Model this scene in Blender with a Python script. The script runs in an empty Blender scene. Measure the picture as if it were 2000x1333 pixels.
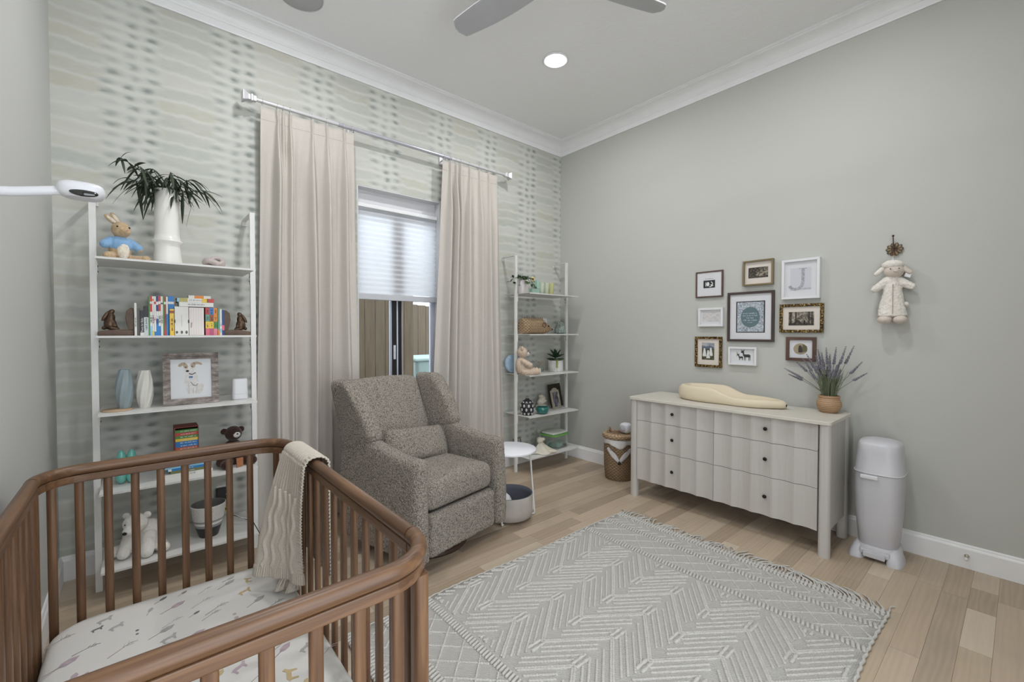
import bpy, bmesh, math, random
from math import sin, cos, pi, radians as R, sqrt, atan2, exp
from mathutils import Vector, Matrix, noise as MN

sc = bpy.context.scene
C = sc.collection
rnd = random.Random(7)

# ------------------------------------------------------------------ camera
F_PX = 858.0; CAM_H = 1.35; PITCH = R(1.15); YAW = R(49.4)
cam_d = bpy.data.cameras.new('camera'); cam = bpy.data.objects.new('camera', cam_d); C.objects.link(cam)
cam_d.sensor_width = 36.0; cam_d.lens = F_PX / 2000 * 36.0; cam_d.clip_start = 0.02
cam.location = (0, 0, CAM_H)
cam.rotation_euler = (pi/2 - PITCH, 0, YAW - pi/2)
sc.camera = cam

# ------------------------------------------------------------------ view
sc.view_settings.view_transform = 'Standard'
sc.view_settings.look = 'None'
sc.view_settings.gamma = 1.0
sc.view_settings.use_curve_mapping = False
sc.view_settings.exposure = -0.09

# ------------------------------------------------------------------ world: pale overcast sky
w = bpy.data.worlds.new('sky'); sc.world = w; w.use_nodes = True
bg = w.node_tree.nodes['Background']; bg.inputs[0].default_value = (0.88, 0.935, 1.0, 1); bg.inputs[1].default_value = 4.4

# ------------------------------------------------------------------ room lamps (the recessed ceiling cans)
XR, YW, XL, YB, ZC = 3.602, 3.372, -0.327, -0.62, 3.42
CAN_SPOTS = [(2.45, 2.35), (0.79, 2.35), (2.45, 0.75), (0.79, 0.75)]
CAN_W = 13.5
for i, (x, y) in enumerate(CAN_SPOTS):
    ld = bpy.data.lights.new('can_lamp', 'AREA'); ld.shape = 'DISK'; ld.size = 0.13
    ld.energy = CAN_W; ld.color = (0.98, 0.99, 1.02)
    lo = bpy.data.objects.new('can_lamp', ld); C.objects.link(lo); lo.location = (x, y, ZC - 0.022)

# ------------------------------------------------------------------ pixel helpers
_cf, _sf = cos(YAW), sin(YAW)
def ray(px, py):
    u = (px - 1000) / F_PX; v = -(py - 666.5) / F_PX
    fw = cos(PITCH) + v*sin(PITCH); z = -sin(PITCH) + v*cos(PITCH)
    return (_cf*fw + _sf*u, _sf*fw - _cf*u, z)
def onz(px, py, z):
    d = ray(px, py); t = (z - CAM_H)/d[2]; return Vector((d[0]*t, d[1]*t, z))
def onx(px, py, x):
    d = ray(px, py); t = x/d[0]; return Vector((x, d[1]*t, CAM_H + d[2]*t))
def ony(px, py, y):
    d = ray(px, py); t = y/d[1]; return Vector((d[0]*t, y, CAM_H + d[2]*t))

# ------------------------------------------------------------------ materials
def lin(c):
    if isinstance(c, (int, float)): c = (c, c, c)
    o = []
    for v in c[:3]:
        v = v/255.0
        o.append(v/12.92 if v <= 0.04045 else ((v + 0.055)/1.055)**2.4)
    return (o[0], o[1], o[2], 1.0)
class NT:
    """tiny node-graph helper"""
    def __init__(s, name):
        s.m = bpy.data.materials.new(name); s.m.use_nodes = True
        s.t = s.m.node_tree; s.n = s.t.nodes; s.n.clear()
        s.out = s.n.new('ShaderNodeOutputMaterial'); s.b = s.n.new('ShaderNodeBsdfPrincipled')
        s.t.links.new(s.b.outputs[0], s.out.inputs[0])
    def link(s, a, b): s.t.links.new(a, b)
    def put(s, sock, v):
        if hasattr(v, 'is_linked'): s.link(v, sock)
        else: sock.default_value = v
    def obj(s): return s.n.new('ShaderNodeTexCoord').outputs['Object']
    def gen(s): return s.n.new('ShaderNodeTexCoord').outputs['Generated']
    def uv(s): return s.n.new('ShaderNodeTexCoord').outputs['UV']
    def world(s): return s.n.new('ShaderNodeNewGeometry').outputs['Position']
    def rand(s): return s.n.new('ShaderNodeObjectInfo').outputs['Random']
    def map(s, v, scale=(1,1,1), loc=(0,0,0), rot=(0,0,0)):
        n = s.n.new('ShaderNodeMapping'); s.link(v, n.inputs[0]); s.put(n.inputs['Scale'], scale)
        s.put(n.inputs['Location'], loc); s.put(n.inputs['Rotation'], rot); return n.outputs[0]
    def noise(s, v, scale=5, detail=2, rough=.5, dist=0, color=False):
        n = s.n.new('ShaderNodeTexNoise'); s.link(v, n.inputs['Vector'])
        n.inputs['Scale'].default_value = scale; n.inputs['Detail'].default_value = detail
        n.inputs['Roughness'].default_value = rough; n.inputs['Distortion'].default_value = dist
        return n.outputs['Color' if color else 'Fac']
    def voro(s, v, scale=5, feat='F1', out='Distance', rnd_=1.0):
        n = s.n.new('ShaderNodeTexVoronoi'); n.feature = feat; s.link(v, n.inputs['Vector'])
        n.inputs['Scale'].default_value = scale; n.inputs['Randomness'].default_value = rnd_
        return n.outputs[out]
    def wave(s, v, scale=5, dist=0, detail=2, dscale=1, bands='X', prof='SIN'):
        n = s.n.new('ShaderNodeTexWave'); s.link(v, n.inputs['Vector']); n.bands_direction = bands; n.wave_profile = prof
        n.inputs['Scale'].default_value = scale; n.inputs['Distortion'].default_value = dist
        n.inputs['Detail'].default_value = detail; n.inputs['Detail Scale'].default_value = dscale
        return n.outputs['Fac']
    def math(s, op, a, b=0.0, c=0.0, clamp=False):
        n = s.n.new('ShaderNodeMath'); n.operation = op; n.use_clamp = clamp
        s.put(n.inputs[0], a); s.put(n.inputs[1], b); s.put(n.inputs[2], c); return n.outputs[0]
    def ramp(s, f, stops, interp='LINEAR'):
        n = s.n.new('ShaderNodeValToRGB'); n.color_ramp.interpolation = interp; s.link(f, n.inputs[0])
        e = n.color_ramp.elements
        while len(e) < len(stops): e.new(0.5)
        for i, (p, c) in enumerate(stops): e[i].position = p; e[i].color = c if len(c) == 4 else lin(c)
        return n.outputs[0]
    def mix(s, f, a, b, mode='MIX'):
        n = s.n.new('ShaderNodeMix'); n.data_type = 'RGBA'; n.blend_type = mode
        s.put(n.inputs[0], f); s.put(n.inputs[6], a); s.put(n.inputs[7], b); return n.outputs[2]
    def sep(s, v):
        n = s.n.new('ShaderNodeSeparateXYZ'); s.link(v, n.inputs[0]); return n.outputs
    def comb(s, x, y, z):
        n = s.n.new('ShaderNodeCombineXYZ'); s.put(n.inputs[0], x); s.put(n.inputs[1], y); s.put(n.inputs[2], z); return n.outputs[0]
    def bump(s, h, dist=.002, strength=1.0):
        n = s.n.new('ShaderNodeBump'); s.link(h, n.inputs['Height']); n.inputs['Distance'].default_value = dist
        n.inputs['Strength'].default_value = strength; s.link(n.outputs[0], s.b.inputs['Normal']); return n
    def done(s, color, rough=.5, metal=0, spec=.5):
        s.put(s.b.inputs['Base Color'], color); s.put(s.b.inputs['Roughness'], rough)
        s.b.inputs['Metallic'].default_value = metal; s.b.inputs['Specular IOR Level'].default_value = spec
        return s.m
MATS = {}
def plain(name, c, rough=.5, metal=0, spec=.5, var=0.06, vscale=8, bump=0, bscale=60, sheen=0, coat=0):
    """a procedural colour with slight noise variation and optional fine relief"""
    if name in MATS: return MATS[name]
    t = NT(name); v = t.obj(); base = lin(c)
    lo = tuple(x*(1 - var) for x in base[:3]) + (1,); hi = tuple(min(1, x*(1 + var)) for x in base[:3]) + (1,)
    col = t.ramp(t.noise(v, vscale, 3), [(.3, lo), (.7, hi)])
    if bump: t.bump(t.noise(v, bscale, 3, .6), bump)
    if sheen: t.b.inputs['Sheen Weight'].default_value = sheen
    if coat: t.b.inputs['Coat Weight'].default_value = coat; t.b.inputs['Coat Roughness'].default_value = .08
    MATS[name] = t.done(col, rough, metal, spec); return MATS[name]

# ------------------------------------------------------------------ mesh builder
class MB:
    def __init__(s): s.v = []; s.f = []; s.mi = []; s.sm = []; s.mat = 0; s.uv = None
    def add(s, vs, fs, smooth=False):
        o = len(s.v); s.v.extend([tuple(p) for p in vs])
        for f in fs: s.f.append(tuple(i + o for i in f)); s.mi.append(s.mat); s.sm.append(smooth)
        return s
    def box(s, c, d, rot=None):
        x, y, z = d[0]/2, d[1]/2, d[2]/2
        vs = [Vector((a*x, b*y, e*z)) for e in (-1, 1) for b in (-1, 1) for a in (-1, 1)]
        if rot is not None: vs = [rot @ p for p in vs]
        c = Vector(c); vs = [p + c for p in vs]
        return s.add(vs, [(0,2,3,1), (4,5,7,6), (0,1,5,4), (2,6,7,3), (0,4,6,2), (1,3,7,5)])
    def bb(s, lo, hi): return s.box([(a+b)/2 for a, b in zip(lo, hi)], [abs(b-a) for a, b in zip(lo, hi)])
    def lathe(s, prof, seg=24, c=(0,0,0), sx=1, sy=1, caps=True):
        vs = []; fs = []; n = len(prof)
        for r, z in prof:
            for k in range(seg):
                a = 2*pi*k/seg; vs.append((c[0] + r*sx*cos(a), c[1] + r*sy*sin(a), c[2] + z))
        for i in range(n-1):
            for k in range(seg):
                k2 = (k+1) % seg; fs.append((i*seg+k, i*seg+k2, (i+1)*seg+k2, (i+1)*seg+k))
        s.add(vs, fs, True)
        if caps:
            if prof[0][0] > 1e-5: s.add([vs[k] for k in range(seg)], [tuple(reversed(range(seg)))])
            if prof[-1][0] > 1e-5: s.add([vs[(n-1)*seg+k] for k in range(seg)], [tuple(range(seg))])
        return s
    def tube(s, path, r, seg=8, closed=False, caps=True, sec=None, up=None):
        """sweep along path; r number or list or (rw, rh) section via sec=list of (a,b) in side/up coords"""
        P = [Vector(p) for p in path]; n = len(P); vs = []; fs = []
        if sec is None: base = [(cos(2*pi*k/seg), sin(2*pi*k/seg)) for k in range(seg)]
        else: base = sec; seg = len(sec)
        prev = None
        for i in range(n):
            if closed: t = P[(i+1) % n] - P[i-1]
            else: t = P[min(i+1, n-1)] - P[max(i-1, 0)]
            if t.length < 1e-9: t = Vector((0,0,1))
            t.normalize()
            if up is not None: u = Vector(up)
            elif prev is None: u = Vector((0,0,1)) if abs(t.z) < .9 else Vector((1,0,0))
            else: u = prev
            a = t.cross(u)
            if a.length < 1e-6: a = t.cross(Vector((1,.1,0)))
            a.normalize(); u = a.cross(t).normalized(); prev = u
            rr = r[i] if isinstance(r, (list, tuple)) else r
            for (p, q) in base: vs.append(P[i] + a*(p*rr) + u*(q*rr))
        m = n if closed else n-1
        for i in range(m):
            j = (i+1) % n
            for k in range(seg):
                k2 = (k+1) % seg; fs.append((i*seg+k, i*seg+k2, j*seg+k2, j*seg+k))
        s.add(vs, fs, sec is None or len(sec) > 8)
        if caps and not closed:
            s.add(vs[:seg], [tuple(reversed(range(seg)))]); s.add(vs[(n-1)*seg:], [tuple(range(seg))])
        return s
    def ell(s, c, r, rot=None, u=14, v=9):
        vs = [Vector((0,0,-1))]; 
        for i in range(1, v):
            th = -pi/2 + pi*i/v
            for k in range(u): a = 2*pi*k/u; vs.append(Vector((cos(th)*cos(a), cos(th)*sin(a), sin(th))))
        vs.append(Vector((0,0,1))); fs = []
        for k in range(u): fs.append((0, 1+(k+1) % u, 1+k))
        for i in range(v-2):
            for k in range(u):
                a = 1+i*u+k; b = 1+i*u+(k+1) % u; fs.append((a, b, b+u, a+u))
        t = len(vs)-1
        for k in range(u): fs.append((t, 1+(v-2)*u+k, 1+(v-2)*u+(k+1) % u))
        if isinstance(r, (int, float)): r = (r, r, r)
        vs = [Vector((p.x*r[0], p.y*r[1], p.z*r[2])) for p in vs]
        if rot is not None: vs = [rot @ p for p in vs]
        c = Vector(c); return s.add([p + c for p in vs], fs, True)
    def cap(s, a, b, ra, rb, u=12):
        """tapered capsule"""
        a = Vector(a); b = Vector(b); n = 7; path = []; rr = []
        d = (b-a); L = d.length; d.normalize()
        for i in range(n): th = pi/2*i/(n-1); path.append(a - d*ra*cos(th)); rr.append(max(ra*sin(th), 1e-4))
        for i in range(n): th = pi/2*i/(n-1); path.append(b + d*rb*sin(th)); rr.append(max(rb*cos(th), 1e-4))
        return s.tube(path, rr, u)
    def prism(s, poly, h0, h1, axis='z'):
        n = len(poly)
        def q(p, h): return {'z': (p[0], p[1], h), 'y': (p[0], h, p[1]), 'x': (h, p[0], p[1])}[axis]
        vs = [q(p, h0) for p in poly] + [q(p, h1) for p in poly]
        fs = [tuple(reversed(range(n))), tuple(range(n, 2*n))] + [(i, (i+1) % n, n+(i+1) % n, n+i) for i in range(n)]
        return s.add(vs, fs)
    def grid(s, fn, nu, nv, closed_u=False, smooth=True):
        vs = []; fs = []
        for j in range(nv+1):
            for i in range(nu + (0 if closed_u else 1)): vs.append(fn(i/nu, j/nv))
        w_ = nu if closed_u else nu+1
        for j in range(nv):
            for i in range(nu):
                i2 = (i+1) % w_; fs.append((j*w_+i, j*w_+i2, (j+1)*w_+i2, (j+1)*w_+i))
        return s.add(vs, fs, smooth)
    def xf(s, M): s.v = [tuple(M @ Vector(p)) for p in s.v]; return s
    def mesh(s, name, mats):
        me = bpy.data.meshes.new(name); me.from_pydata(s.v, [], s.f)
        if not isinstance(mats, (list, tuple)): mats = [mats]
        for m in mats: me.materials.append(m)
        me.polygons.foreach_set('material_index', s.mi); me.polygons.foreach_set('use_smooth', s.sm)
        bm = bmesh.new(); bm.from_mesh(me); bmesh.ops.recalc_face_normals(bm, faces=bm.faces[:]); bm.to_mesh(me); bm.free()
        me.update(); return me
    def build(s, name, mats, parent=None, bevel=0, seg=2, sub=0, remesh=0, smooth=0, disp=0, dscale=.02, solid=0, loc=None, rot=None):
        o = bpy.data.objects.new(name, s.mesh(name, mats)); C.objects.link(o)
        if parent is not None: o.parent = parent
        if loc is not None: o.location = loc
        if rot is not None: o.rotation_euler = rot
        if remesh:
            m = o.modifiers.new('remesh', 'REMESH'); m.mode = 'VOXEL'; m.voxel_size = remesh; m.use_smooth_shade = True
        if smooth:
            m = o.modifiers.new('smooth', 'SMOOTH'); m.iterations = smooth; m.factor = .5
        if solid:
            m = o.modifiers.new('solid', 'SOLIDIFY'); m.thickness = solid; m.offset = 0
        if bevel:
            m = o.modifiers.new('bevel', 'BEVEL'); m.width = bevel; m.segments = seg; m.limit_method = 'ANGLE'; m.angle_limit = R(40); m.harden_normals = False
        if sub:
            m = o.modifiers.new('sub', 'SUBSURF'); m.levels = sub; m.render_levels = sub
        if disp:
            tx = bpy.data.textures.new(name + '_fluff', 'CLOUDS'); tx.noise_scale = dscale; tx.noise_depth = 1
            m = o.modifiers.new('fluff', 'DISPLACE'); m.texture = tx; m.strength = disp; m.mid_level = .5
        return o
def empty(name, loc=(0,0,0), rz=0):
    o = bpy.data.objects.new(name, None); C.objects.link(o); o.location = loc; o.rotation_euler = (0,0,rz); o.empty_display_size = .05; return o
def tag(o, label, cat, group=None):
    o['label'] = label; o['category'] = cat
    if group: o['group'] = group
    return o
def thing(name, label, cat, loc=(0,0,0), rz=0, group=None): return tag(empty(name, loc, rz), label, cat, group)
def struct(o): o['kind'] = 'structure'; return o
def text_mesh(body, size, align='CENTER', extrude=0.0004):
    cu = bpy.data.curves.new('lettering', 'FONT'); cu.body = body; cu.size = size; cu.align_x = align; cu.align_y = 'CENTER'; cu.extrude = extrude; cu.resolution_u = 2
    o = bpy.data.objects.new('lettering', cu); C.objects.link(o)
    me = bpy.data.meshes.new_from_object(o.evaluated_get(bpy.context.evaluated_depsgraph_get()))
    bpy.data.objects.remove(o); bpy.data.curves.remove(cu); return me
def text(name, body, size, mat, parent, loc, rot, align='CENTER', sx=1):
    me = text_mesh(body, size, align); me.materials.clear(); me.materials.append(mat)
    o = bpy.data.objects.new(name, me); C.objects.link(o); o.parent = parent; o.location = loc; o.rotation_euler = rot; o.scale = (sx, 1, 1); return o
def rrect(x0, y0, x1, y1, r, n=6):
    p = []
    for cx, cy, a0 in ((x1-r, y1-r, 0), (x0+r, y1-r, 90), (x0+r, y0+r, 180), (x1-r, y0+r, 270)):
        for i in range(n+1): a = R(a0 + 90*i/n); p.append((cx + r*cos(a), cy + r*sin(a)))
    return p
def rot3(x=0, y=0, z=0): return (Matrix.Rotation(R(z), 3, 'Z') @ Matrix.Rotation(R(y), 3, 'Y') @ Matrix.Rotation(R(x), 3, 'X'))
# ================================================================== materials of the setting
GAIN = 1.08
def ph(r, g, b, k=1.0):
    """surface colour from a photographed colour (photo value divided by the room's light level)"""
    l = lin((r, g, b)); return tuple(min(.86, v*GAIN*k) for v in l[:3]) + (1,)
def pl(name, rgb, rough=.5, k=1.0, **kw):
    if name in MATS: return MATS[name]
    l = ph(*rgb, k=k); s = []
    for v in l[:3]: s.append(255*(12.92*v if v <= .0031308 else 1.055*v**(1/2.4) - .055))
    return plain(name, s, rough, **kw)

def m_wall(name, rgb):
    t = NT(name); v = t.obj()
    col = t.mix(t.noise(v, 1.3, 3), ph(*rgb, k=1.10), ph(*rgb, k=1.13))
    t.bump(t.noise(v, 260, 3, .6), .0006, .5)
    return t.done(col, .62, 0, .3)
M_SAGE = m_wall('sage_paint', (174, 174.3, 168.5))
M_CEIL = m_wall('ceiling_paint', (200, 201, 202))
t = NT('ceiling_paint'); v = t.obj()
t.bump(t.math('ADD', t.noise(v, 55, 3, .6), t.voro(v, 40, 'SMOOTH_F1')), .0035, .55)
M_CEIL = t.done((.86, .86, .86, 1), .7, 0, .2)
M_TRIM = pl('white_trim_paint', (236, 236, 237), .35, var=.02)
M_WHITE = pl('white_satin', (222, 222, 222), .35, var=.02)

def m_wallpaper():
    t = NT('brushed_wallpaper'); v = t.obj(); x, y, z = t.sep(v)
    def white(a, b):
        n = t.n.new('ShaderNodeTexWhiteNoise'); n.noise_dimensions = '2D'; t.link(t.comb(a, b, 0.0), n.inputs['Vector']); return n.outputs['Value']
    n1 = t.noise(t.map(v, (3, 1, 10)), 1.0, 3); n2 = t.noise(t.map(v, (14, 1, 40), (5, 0, 2)), 1.0, 4, .65); n3 = t.noise(t.map(v, (2, 1, 6), (1, 0, 7)), 1.0, 2)
    RH = .0595
    zs = t.math('ADD', z, t.math('MULTIPLY_ADD', t.math('SUBTRACT', n1, .5), .03, t.math('MULTIPLY', t.math('SUBTRACT', n2, .5), .020)))
    rid = t.math('FLOOR', t.math('MULTIPLY', zs, 1/RH)); per = t.math('FLOOR', t.math('MULTIPLY_ADD', x, 1/.516, .5))
    wr = white(rid, per)
    xs = t.math('ADD', x, t.math('MULTIPLY_ADD', t.math('SUBTRACT', n2, .5), .05, t.math('MULTIPLY', t.math('SUBTRACT', wr, .5), .03)))
    u = t.math('WRAP', xs, .258, -.258)
    def gau(c, w_): return t.math('EXPONENT', t.math('MULTIPLY', t.math('POWER', t.math('ABSOLUTE', t.math('SUBTRACT', u, c)), 2), -1/(w_*w_)))
    def rowf(ph_): return t.math('POWER', t.math('MULTIPLY_ADD', t.math('SINE', t.math('MULTIPLY_ADD', zs, 2*pi/RH, ph_)), .5, .5), 1.15)
    r1, r2 = rowf(-pi/2), rowf(-pi/2 + .9)
    def amp(c, lo, hi): return t.math('MULTIPLY_ADD', white(rid, t.math('ADD', per, c)), hi-lo, lo)
    dash = t.math('MULTIPLY', t.math('MULTIPLY', gau(.086, .027), r1), amp(.3, .45, 1.2))
    dash = t.math('MAXIMUM', dash, t.math('MULTIPLY', t.math('MULTIPLY', gau(.003, .024), r2), amp(.5, .3, 1.05)))
    dash = t.math('MAXIMUM', dash, t.math('MULTIPLY', t.math('MULTIPLY', gau(-.090, .034), r1), amp(.7, .2, .85)))
    dash = t.math('MULTIPLY', dash, t.math('MULTIPLY_ADD', n2, 1.3, .35), clamp=True)
    au = t.math('ABSOLUTE', u)
    mid = t.math('SUBTRACT', 1.0, t.math('MULTIPLY', t.math('SUBTRACT', au, .095), 1/.055, clamp=True), clamp=True)
    streak = t.math('MULTIPLY', t.math('MULTIPLY', r1, t.math('MULTIPLY_ADD', mid, .35, .1)), t.math('MULTIPLY', n1, 1.1))
    # wide brushed blocks: one tint per row and repeat, thin pale gaps between rows
    BH = .083; perB = t.math('FLOOR', t.math('MULTIPLY', xs, 1/.516)); zb_ = t.math('ADD', zs, t.math('MULTIPLY', t.math('SUBTRACT', t.noise(t.map(v, (7, 1, 5), (9, 0, 4)), 1.0, 3, .6), .5), .05)); bz = t.math('MULTIPLY_ADD', zb_, 1/BH, t.math('MULTIPLY', white(perB, 3.3), 1.0)); bid = t.math('FLOOR', bz); fr_ = t.math('FRACT', bz)
    gap = t.math('MULTIPLY', t.math('SUBTRACT', t.math('SUBTRACT', .5, t.math('ABSOLUTE', t.math('SUBTRACT', fr_, .5))), .0), 5.0, clamp=True)
    wide = t.math('SUBTRACT', 1.0, mid)
    blk = t.math('MULTIPLY', t.math('MULTIPLY', wide, gap), t.math('MULTIPLY', t.math('MULTIPLY_ADD', white(bid, perB), .5, .25), t.math('MULTIPLY_ADD', n2, 1.0, .35)), clamp=True)
    tint = t.ramp(t.math('MULTIPLY_ADD', white(t.math('ADD', bid, 17.0), perB), .6, t.math('MULTIPLY', n3, .4)), [(.15, ph(158, 166, 155)), (.35, ph(170, 171, 154)), (.55, ph(180, 175, 158)), (.7, ph(162, 167, 160)), (.9, ph(172, 171, 152))])
    base = t.mix(t.noise(t.map(v, (5, 1, 30)), 1.0, 3), ph(192, 193, 186), ph(206, 205, 199))
    col = t.mix(blk, base, tint)
    col = t.mix(streak, col, ph(172, 176, 170))
    col = t.mix(t.math("MULTIPLY", dash, .85), col, ph(118, 125, 121))
    fine = t.noise(t.map(v, (40, 1, 160)), 1.0, 2)
    col = t.mix(t.math('MULTIPLY', fine, .15), col, ph(185, 186, 176))
    t.bump(fine, .0004, .5)
    return t.done(col, .6, 0, .25)
M_PAPER = m_wallpaper()

def m_floorwood():
    t = NT('pale_oak_planks'); v = t.obj(); r = t.rand(); g = t.world()
    sh = t.math('MULTIPLY', r, 37.0)
    vv = t.comb(t.math('ADD', t.sep(g)[0], sh), t.math('ADD', t.sep(g)[1], t.math('MULTIPLY', r, 11.0)), 0.0)
    base = t.ramp(r, [(0, ph(170, 151, 129)), (.2, ph(190, 172, 149)), (.42, ph(150, 132, 113)), (.6, ph(178, 160, 136)), (.8, ph(203, 188, 167)), (1, ph(160, 142, 120))])
    grain = t.noise(t.map(vv, (2.2, 46, 1)), 1.0, 5, .62, .6)
    fig = t.wave(t.map(vv, (1.0, 9, 1)), 1.6, 7, 3, 1.2, 'Y')
    col = t.mix(t.math('MULTIPLY', grain, .34), base, ph(126, 106, 86))
    col = t.mix(t.math('MULTIPLY', fig, .16), col, ph(196, 184, 166))
    col = t.mix(t.ramp(t.noise(vv, 3.0, 3), [(.55, (0,0,0,1)), (.75, (.35,.35,.35,1))]), col, ph(145, 134, 122))
    t.bump(grain, .0005, .4)
    return t.done(col, t.ramp(grain, [(.3, (.34,.34,.34,1)), (.7, (.5,.5,.5,1))]), 0, .4)
M_OAK = m_floorwood()

# ================================================================== shell
floor = struct(MB().bb((XL-.2, YB-.2, -.12), (XR+.2, YW+.2, -.004)).build('floor', M_OAK))
mb_far = MB()
y = YB; rowi = 0; PW = .098
while y < YW - .001:
    y1 = min(y + PW, YW); x = XL - rnd.random()*.7
    while x < XR:
        L = rnd.choice((.28, .42, .55, .7, .85, 1.05)) * rnd.uniform(.9, 1.12); x1 = x + L
        a, b = max(x, XL), min(x1, XR)
        if b - a > .03:
            if y > -.38:
                MB().bb((a+.0004, y+.0004, -.008), (b-.0004, y1-.0004, 0)).build('plank', M_OAK, floor)
            else: mb_far.bb((a+.0004, y+.0004, -.008), (b-.0004, y1-.0004, 0))
        x = x1
    y = y1; rowi += 1
o = mb_far.build('planking', M_OAK, floor); o['kind'] = 'stuff'

WX0, WX1, WZ0, WZ1 = 1.315, 2.06, .42, 2.495      # window opening
mb = MB(); TH = .15
mb.bb((XL-.2, YW, -.1), (WX0, YW+TH, ZC+.1)); mb.bb((WX1, YW, -.1), (XR+.2, YW+TH, ZC+.1))
mb.bb((WX0, YW, -.1), (WX1, YW+TH, WZ0)); mb.bb((WX0, YW, WZ1), (WX1, YW+TH, ZC+.1))
struct(mb.build('wall_back', M_PAPER))
struct(MB().bb((XR, YB-.2, -.1), (XR+.15, YW, ZC+.1)).build('wall_right', M_SAGE))
M_LEFTW = m_wall('left_wall_paint', (180, 180.6, 177.5))
struct(MB().bb((XL-.15, YB-.2, -.1), (XL, YW, ZC+.1)).build('wall_left', M_LEFTW))
DO0, DO1, DOZ = -.2, 1.45, 2.75           # unseen opening added behind the camera to let in sky fill light
struct(MB().bb((XL, YB-.15, -.1), (DO0, YB, ZC+.1)).bb((DO1, YB-.15, -.1), (XR, YB, ZC+.1)).bb((DO0, YB-.15, DOZ), (DO1, YB, ZC+.1)).build('wall_front', M_SAGE))
struct(MB().bb((XL-.15, YB-.15, ZC), (XR+.15, YW+.15, ZC+.12)).build('ceiling', M_CEIL))
# crown moulding: profile (d from wall, z), mitred at the room corners
CROWN = [(0, 3.283), (.011, 3.283), (.013, 3.290), (.013, 3.327), (.018, 3.331), (.021, 3.338)]
for i in range(7):
    a = pi/2*i/6; CROWN.append((.024 + .066*(1-cos(a)), 3.342 + .054*sin(a)))
CROWN += [(.096, 3.398), (.098, 3.405), (.106, 3.407), (.108, 3.42), (0, 3.42)]
BASEB = [(0, 0), (.016, 0), (.016, .108), (.013, .115), (.010, .119), (.009, .127), (.006, .133), (0, .133)]
def mould(name, prof, side):
    n = len(prof); ends = []
    for e in (0, 1):
        for d, z in prof:
            if side == 'back': p = (XL + d if e == 0 else XR - d, YW - d, z)
            elif side == 'right': p = (XR - d, YB + d if e == 0 else YW - d, z)
            elif side == 'left': p = (XL + d, YB + d if e == 0 else YW - d, z)
            else: p = (XL + d if e == 0 else XR - d, YB + d, z)
            ends.append(p)
    fs = [(i, (i+1) % n, n+(i+1) % n, n+i) for i in range(n)] + [tuple(range(n)), tuple(reversed(range(n, 2*n)))]
    return struct(MB().add(ends, fs).build(name, M_TRIM))
for i, sd in enumerate(('back', 'right', 'left', 'front')):
    mould('trim_%d' % (i+1), CROWN, sd)
    if sd != 'front': mould('baseboard_' + sd, BASEB, sd)

# ================================================================== window, blind, garden behind it
M_DARKF = pl('black_window_frame', (30, 31, 36), .35, k=.7, var=.05)
M_ALU = pl('pale_aluminium', (190, 192, 205), .3, var=.03)
t = NT('window_glass'); t.n.remove(t.b)
gl = t.n.new('ShaderNodeBsdfGlossy'); gl.inputs['Roughness'].default_value = .02; tr = t.n.new('ShaderNodeBsdfTransparent'); tr.inputs[0].default_value = (.93, .96, .97, 1)
fr = t.n.new('ShaderNodeFresnel'); fr.inputs[0].default_value = 1.35; mx = t.n.new('ShaderNodeMixShader')
t.link(fr.outputs[0], mx.inputs[0]); t.link(tr.outputs[0], mx.inputs[1]); t.link(gl.outputs[0], mx.inputs[2]); t.link(mx.outputs[0], t.out.inputs[0])
M_PANE = t.m
M_TRIM_DIM = pl('white_trim_dimmed', (206, 206, 208), .4, var=.02)  # white trim with the window reveal's dimmer light put into its colour
win = struct(empty('window_1', ((WX0+WX1)/2, YW+.1, WZ0)))
def wpart(name, lo, hi, mat, bevel=.002, parent=None):
    o = MB().bb(lo, hi).build(name, mat, parent or win, bevel=bevel)
    p = Vector(win.location); o.matrix_parent_inverse = Matrix.Translation(-p); return o
J = .008
wpart('jamb', (WX0-.001, YW+.002, WZ0), (WX0+J, YW+TH, WZ1), M_TRIM_DIM, 0); wpart('jamb', (WX1-J, YW+.002, WZ0), (WX1+.001, YW+TH, WZ1), M_TRIM_DIM, 0)
wpart('head', (WX0+J, YW+.002, WZ1-J), (WX1-J, YW+TH, WZ1+.001), M_TRIM_DIM, 0)
wpart('head_panel', (WX0+J, YW+.085, 2.365), (WX1-J, YW+.115, WZ1-J), M_TRIM_DIM, .001)
wpart('sill', (WX0-.04, YW-.045, WZ0-.025), (WX1+.04, YW+TH, WZ0+.004), M_TRIM_DIM, .004)
YG = YW+.12
for a, b in ((WX0+J, WX0+.035), (WX1-.035, WX1-J)): wpart('stile', (a, YG-.02, WZ0), (b, YG+.03, 2.37), M_ALU)
wpart('rail', (WX0+.035, YG-.02, WZ0), (WX1-.035, YG+.03, WZ0+.05), M_DARKF); wpart('rail', (WX0+.035, YG-.02, 2.3), (WX1-.035, YG+.03, 2.37), M_DARKF)
mcx = 1.690
wpart('mullion', (mcx-.048, YG-.022, WZ0+.05), (mcx-.006, YG+.028, 2.3), M_DARKF); wpart('mullion', (mcx+.006, YG-.016, WZ0+.05), (mcx+.044, YG+.028, 2.3), M_DARKF)
wpart('mullion_strip', (mcx-.006, YG-.026, WZ0+.05), (mcx+.006, YG+.02, 2.3), M_ALU, .001)
wpart('mullion_strip', (mcx-.054, YG-.018, WZ0+.05), (mcx-.048, YG+.02, 2.3), M_ALU, .001); wpart('mullion_strip', (mcx+.044, YG-.018, WZ0+.05), (mcx+.050, YG+.02, 2.3), M_ALU, .001)
lt = wpart('latch', (mcx-.038, YG-.034, 1.12), (mcx-.018, YG-.022, 1.24), M_ALU, .004)
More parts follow.
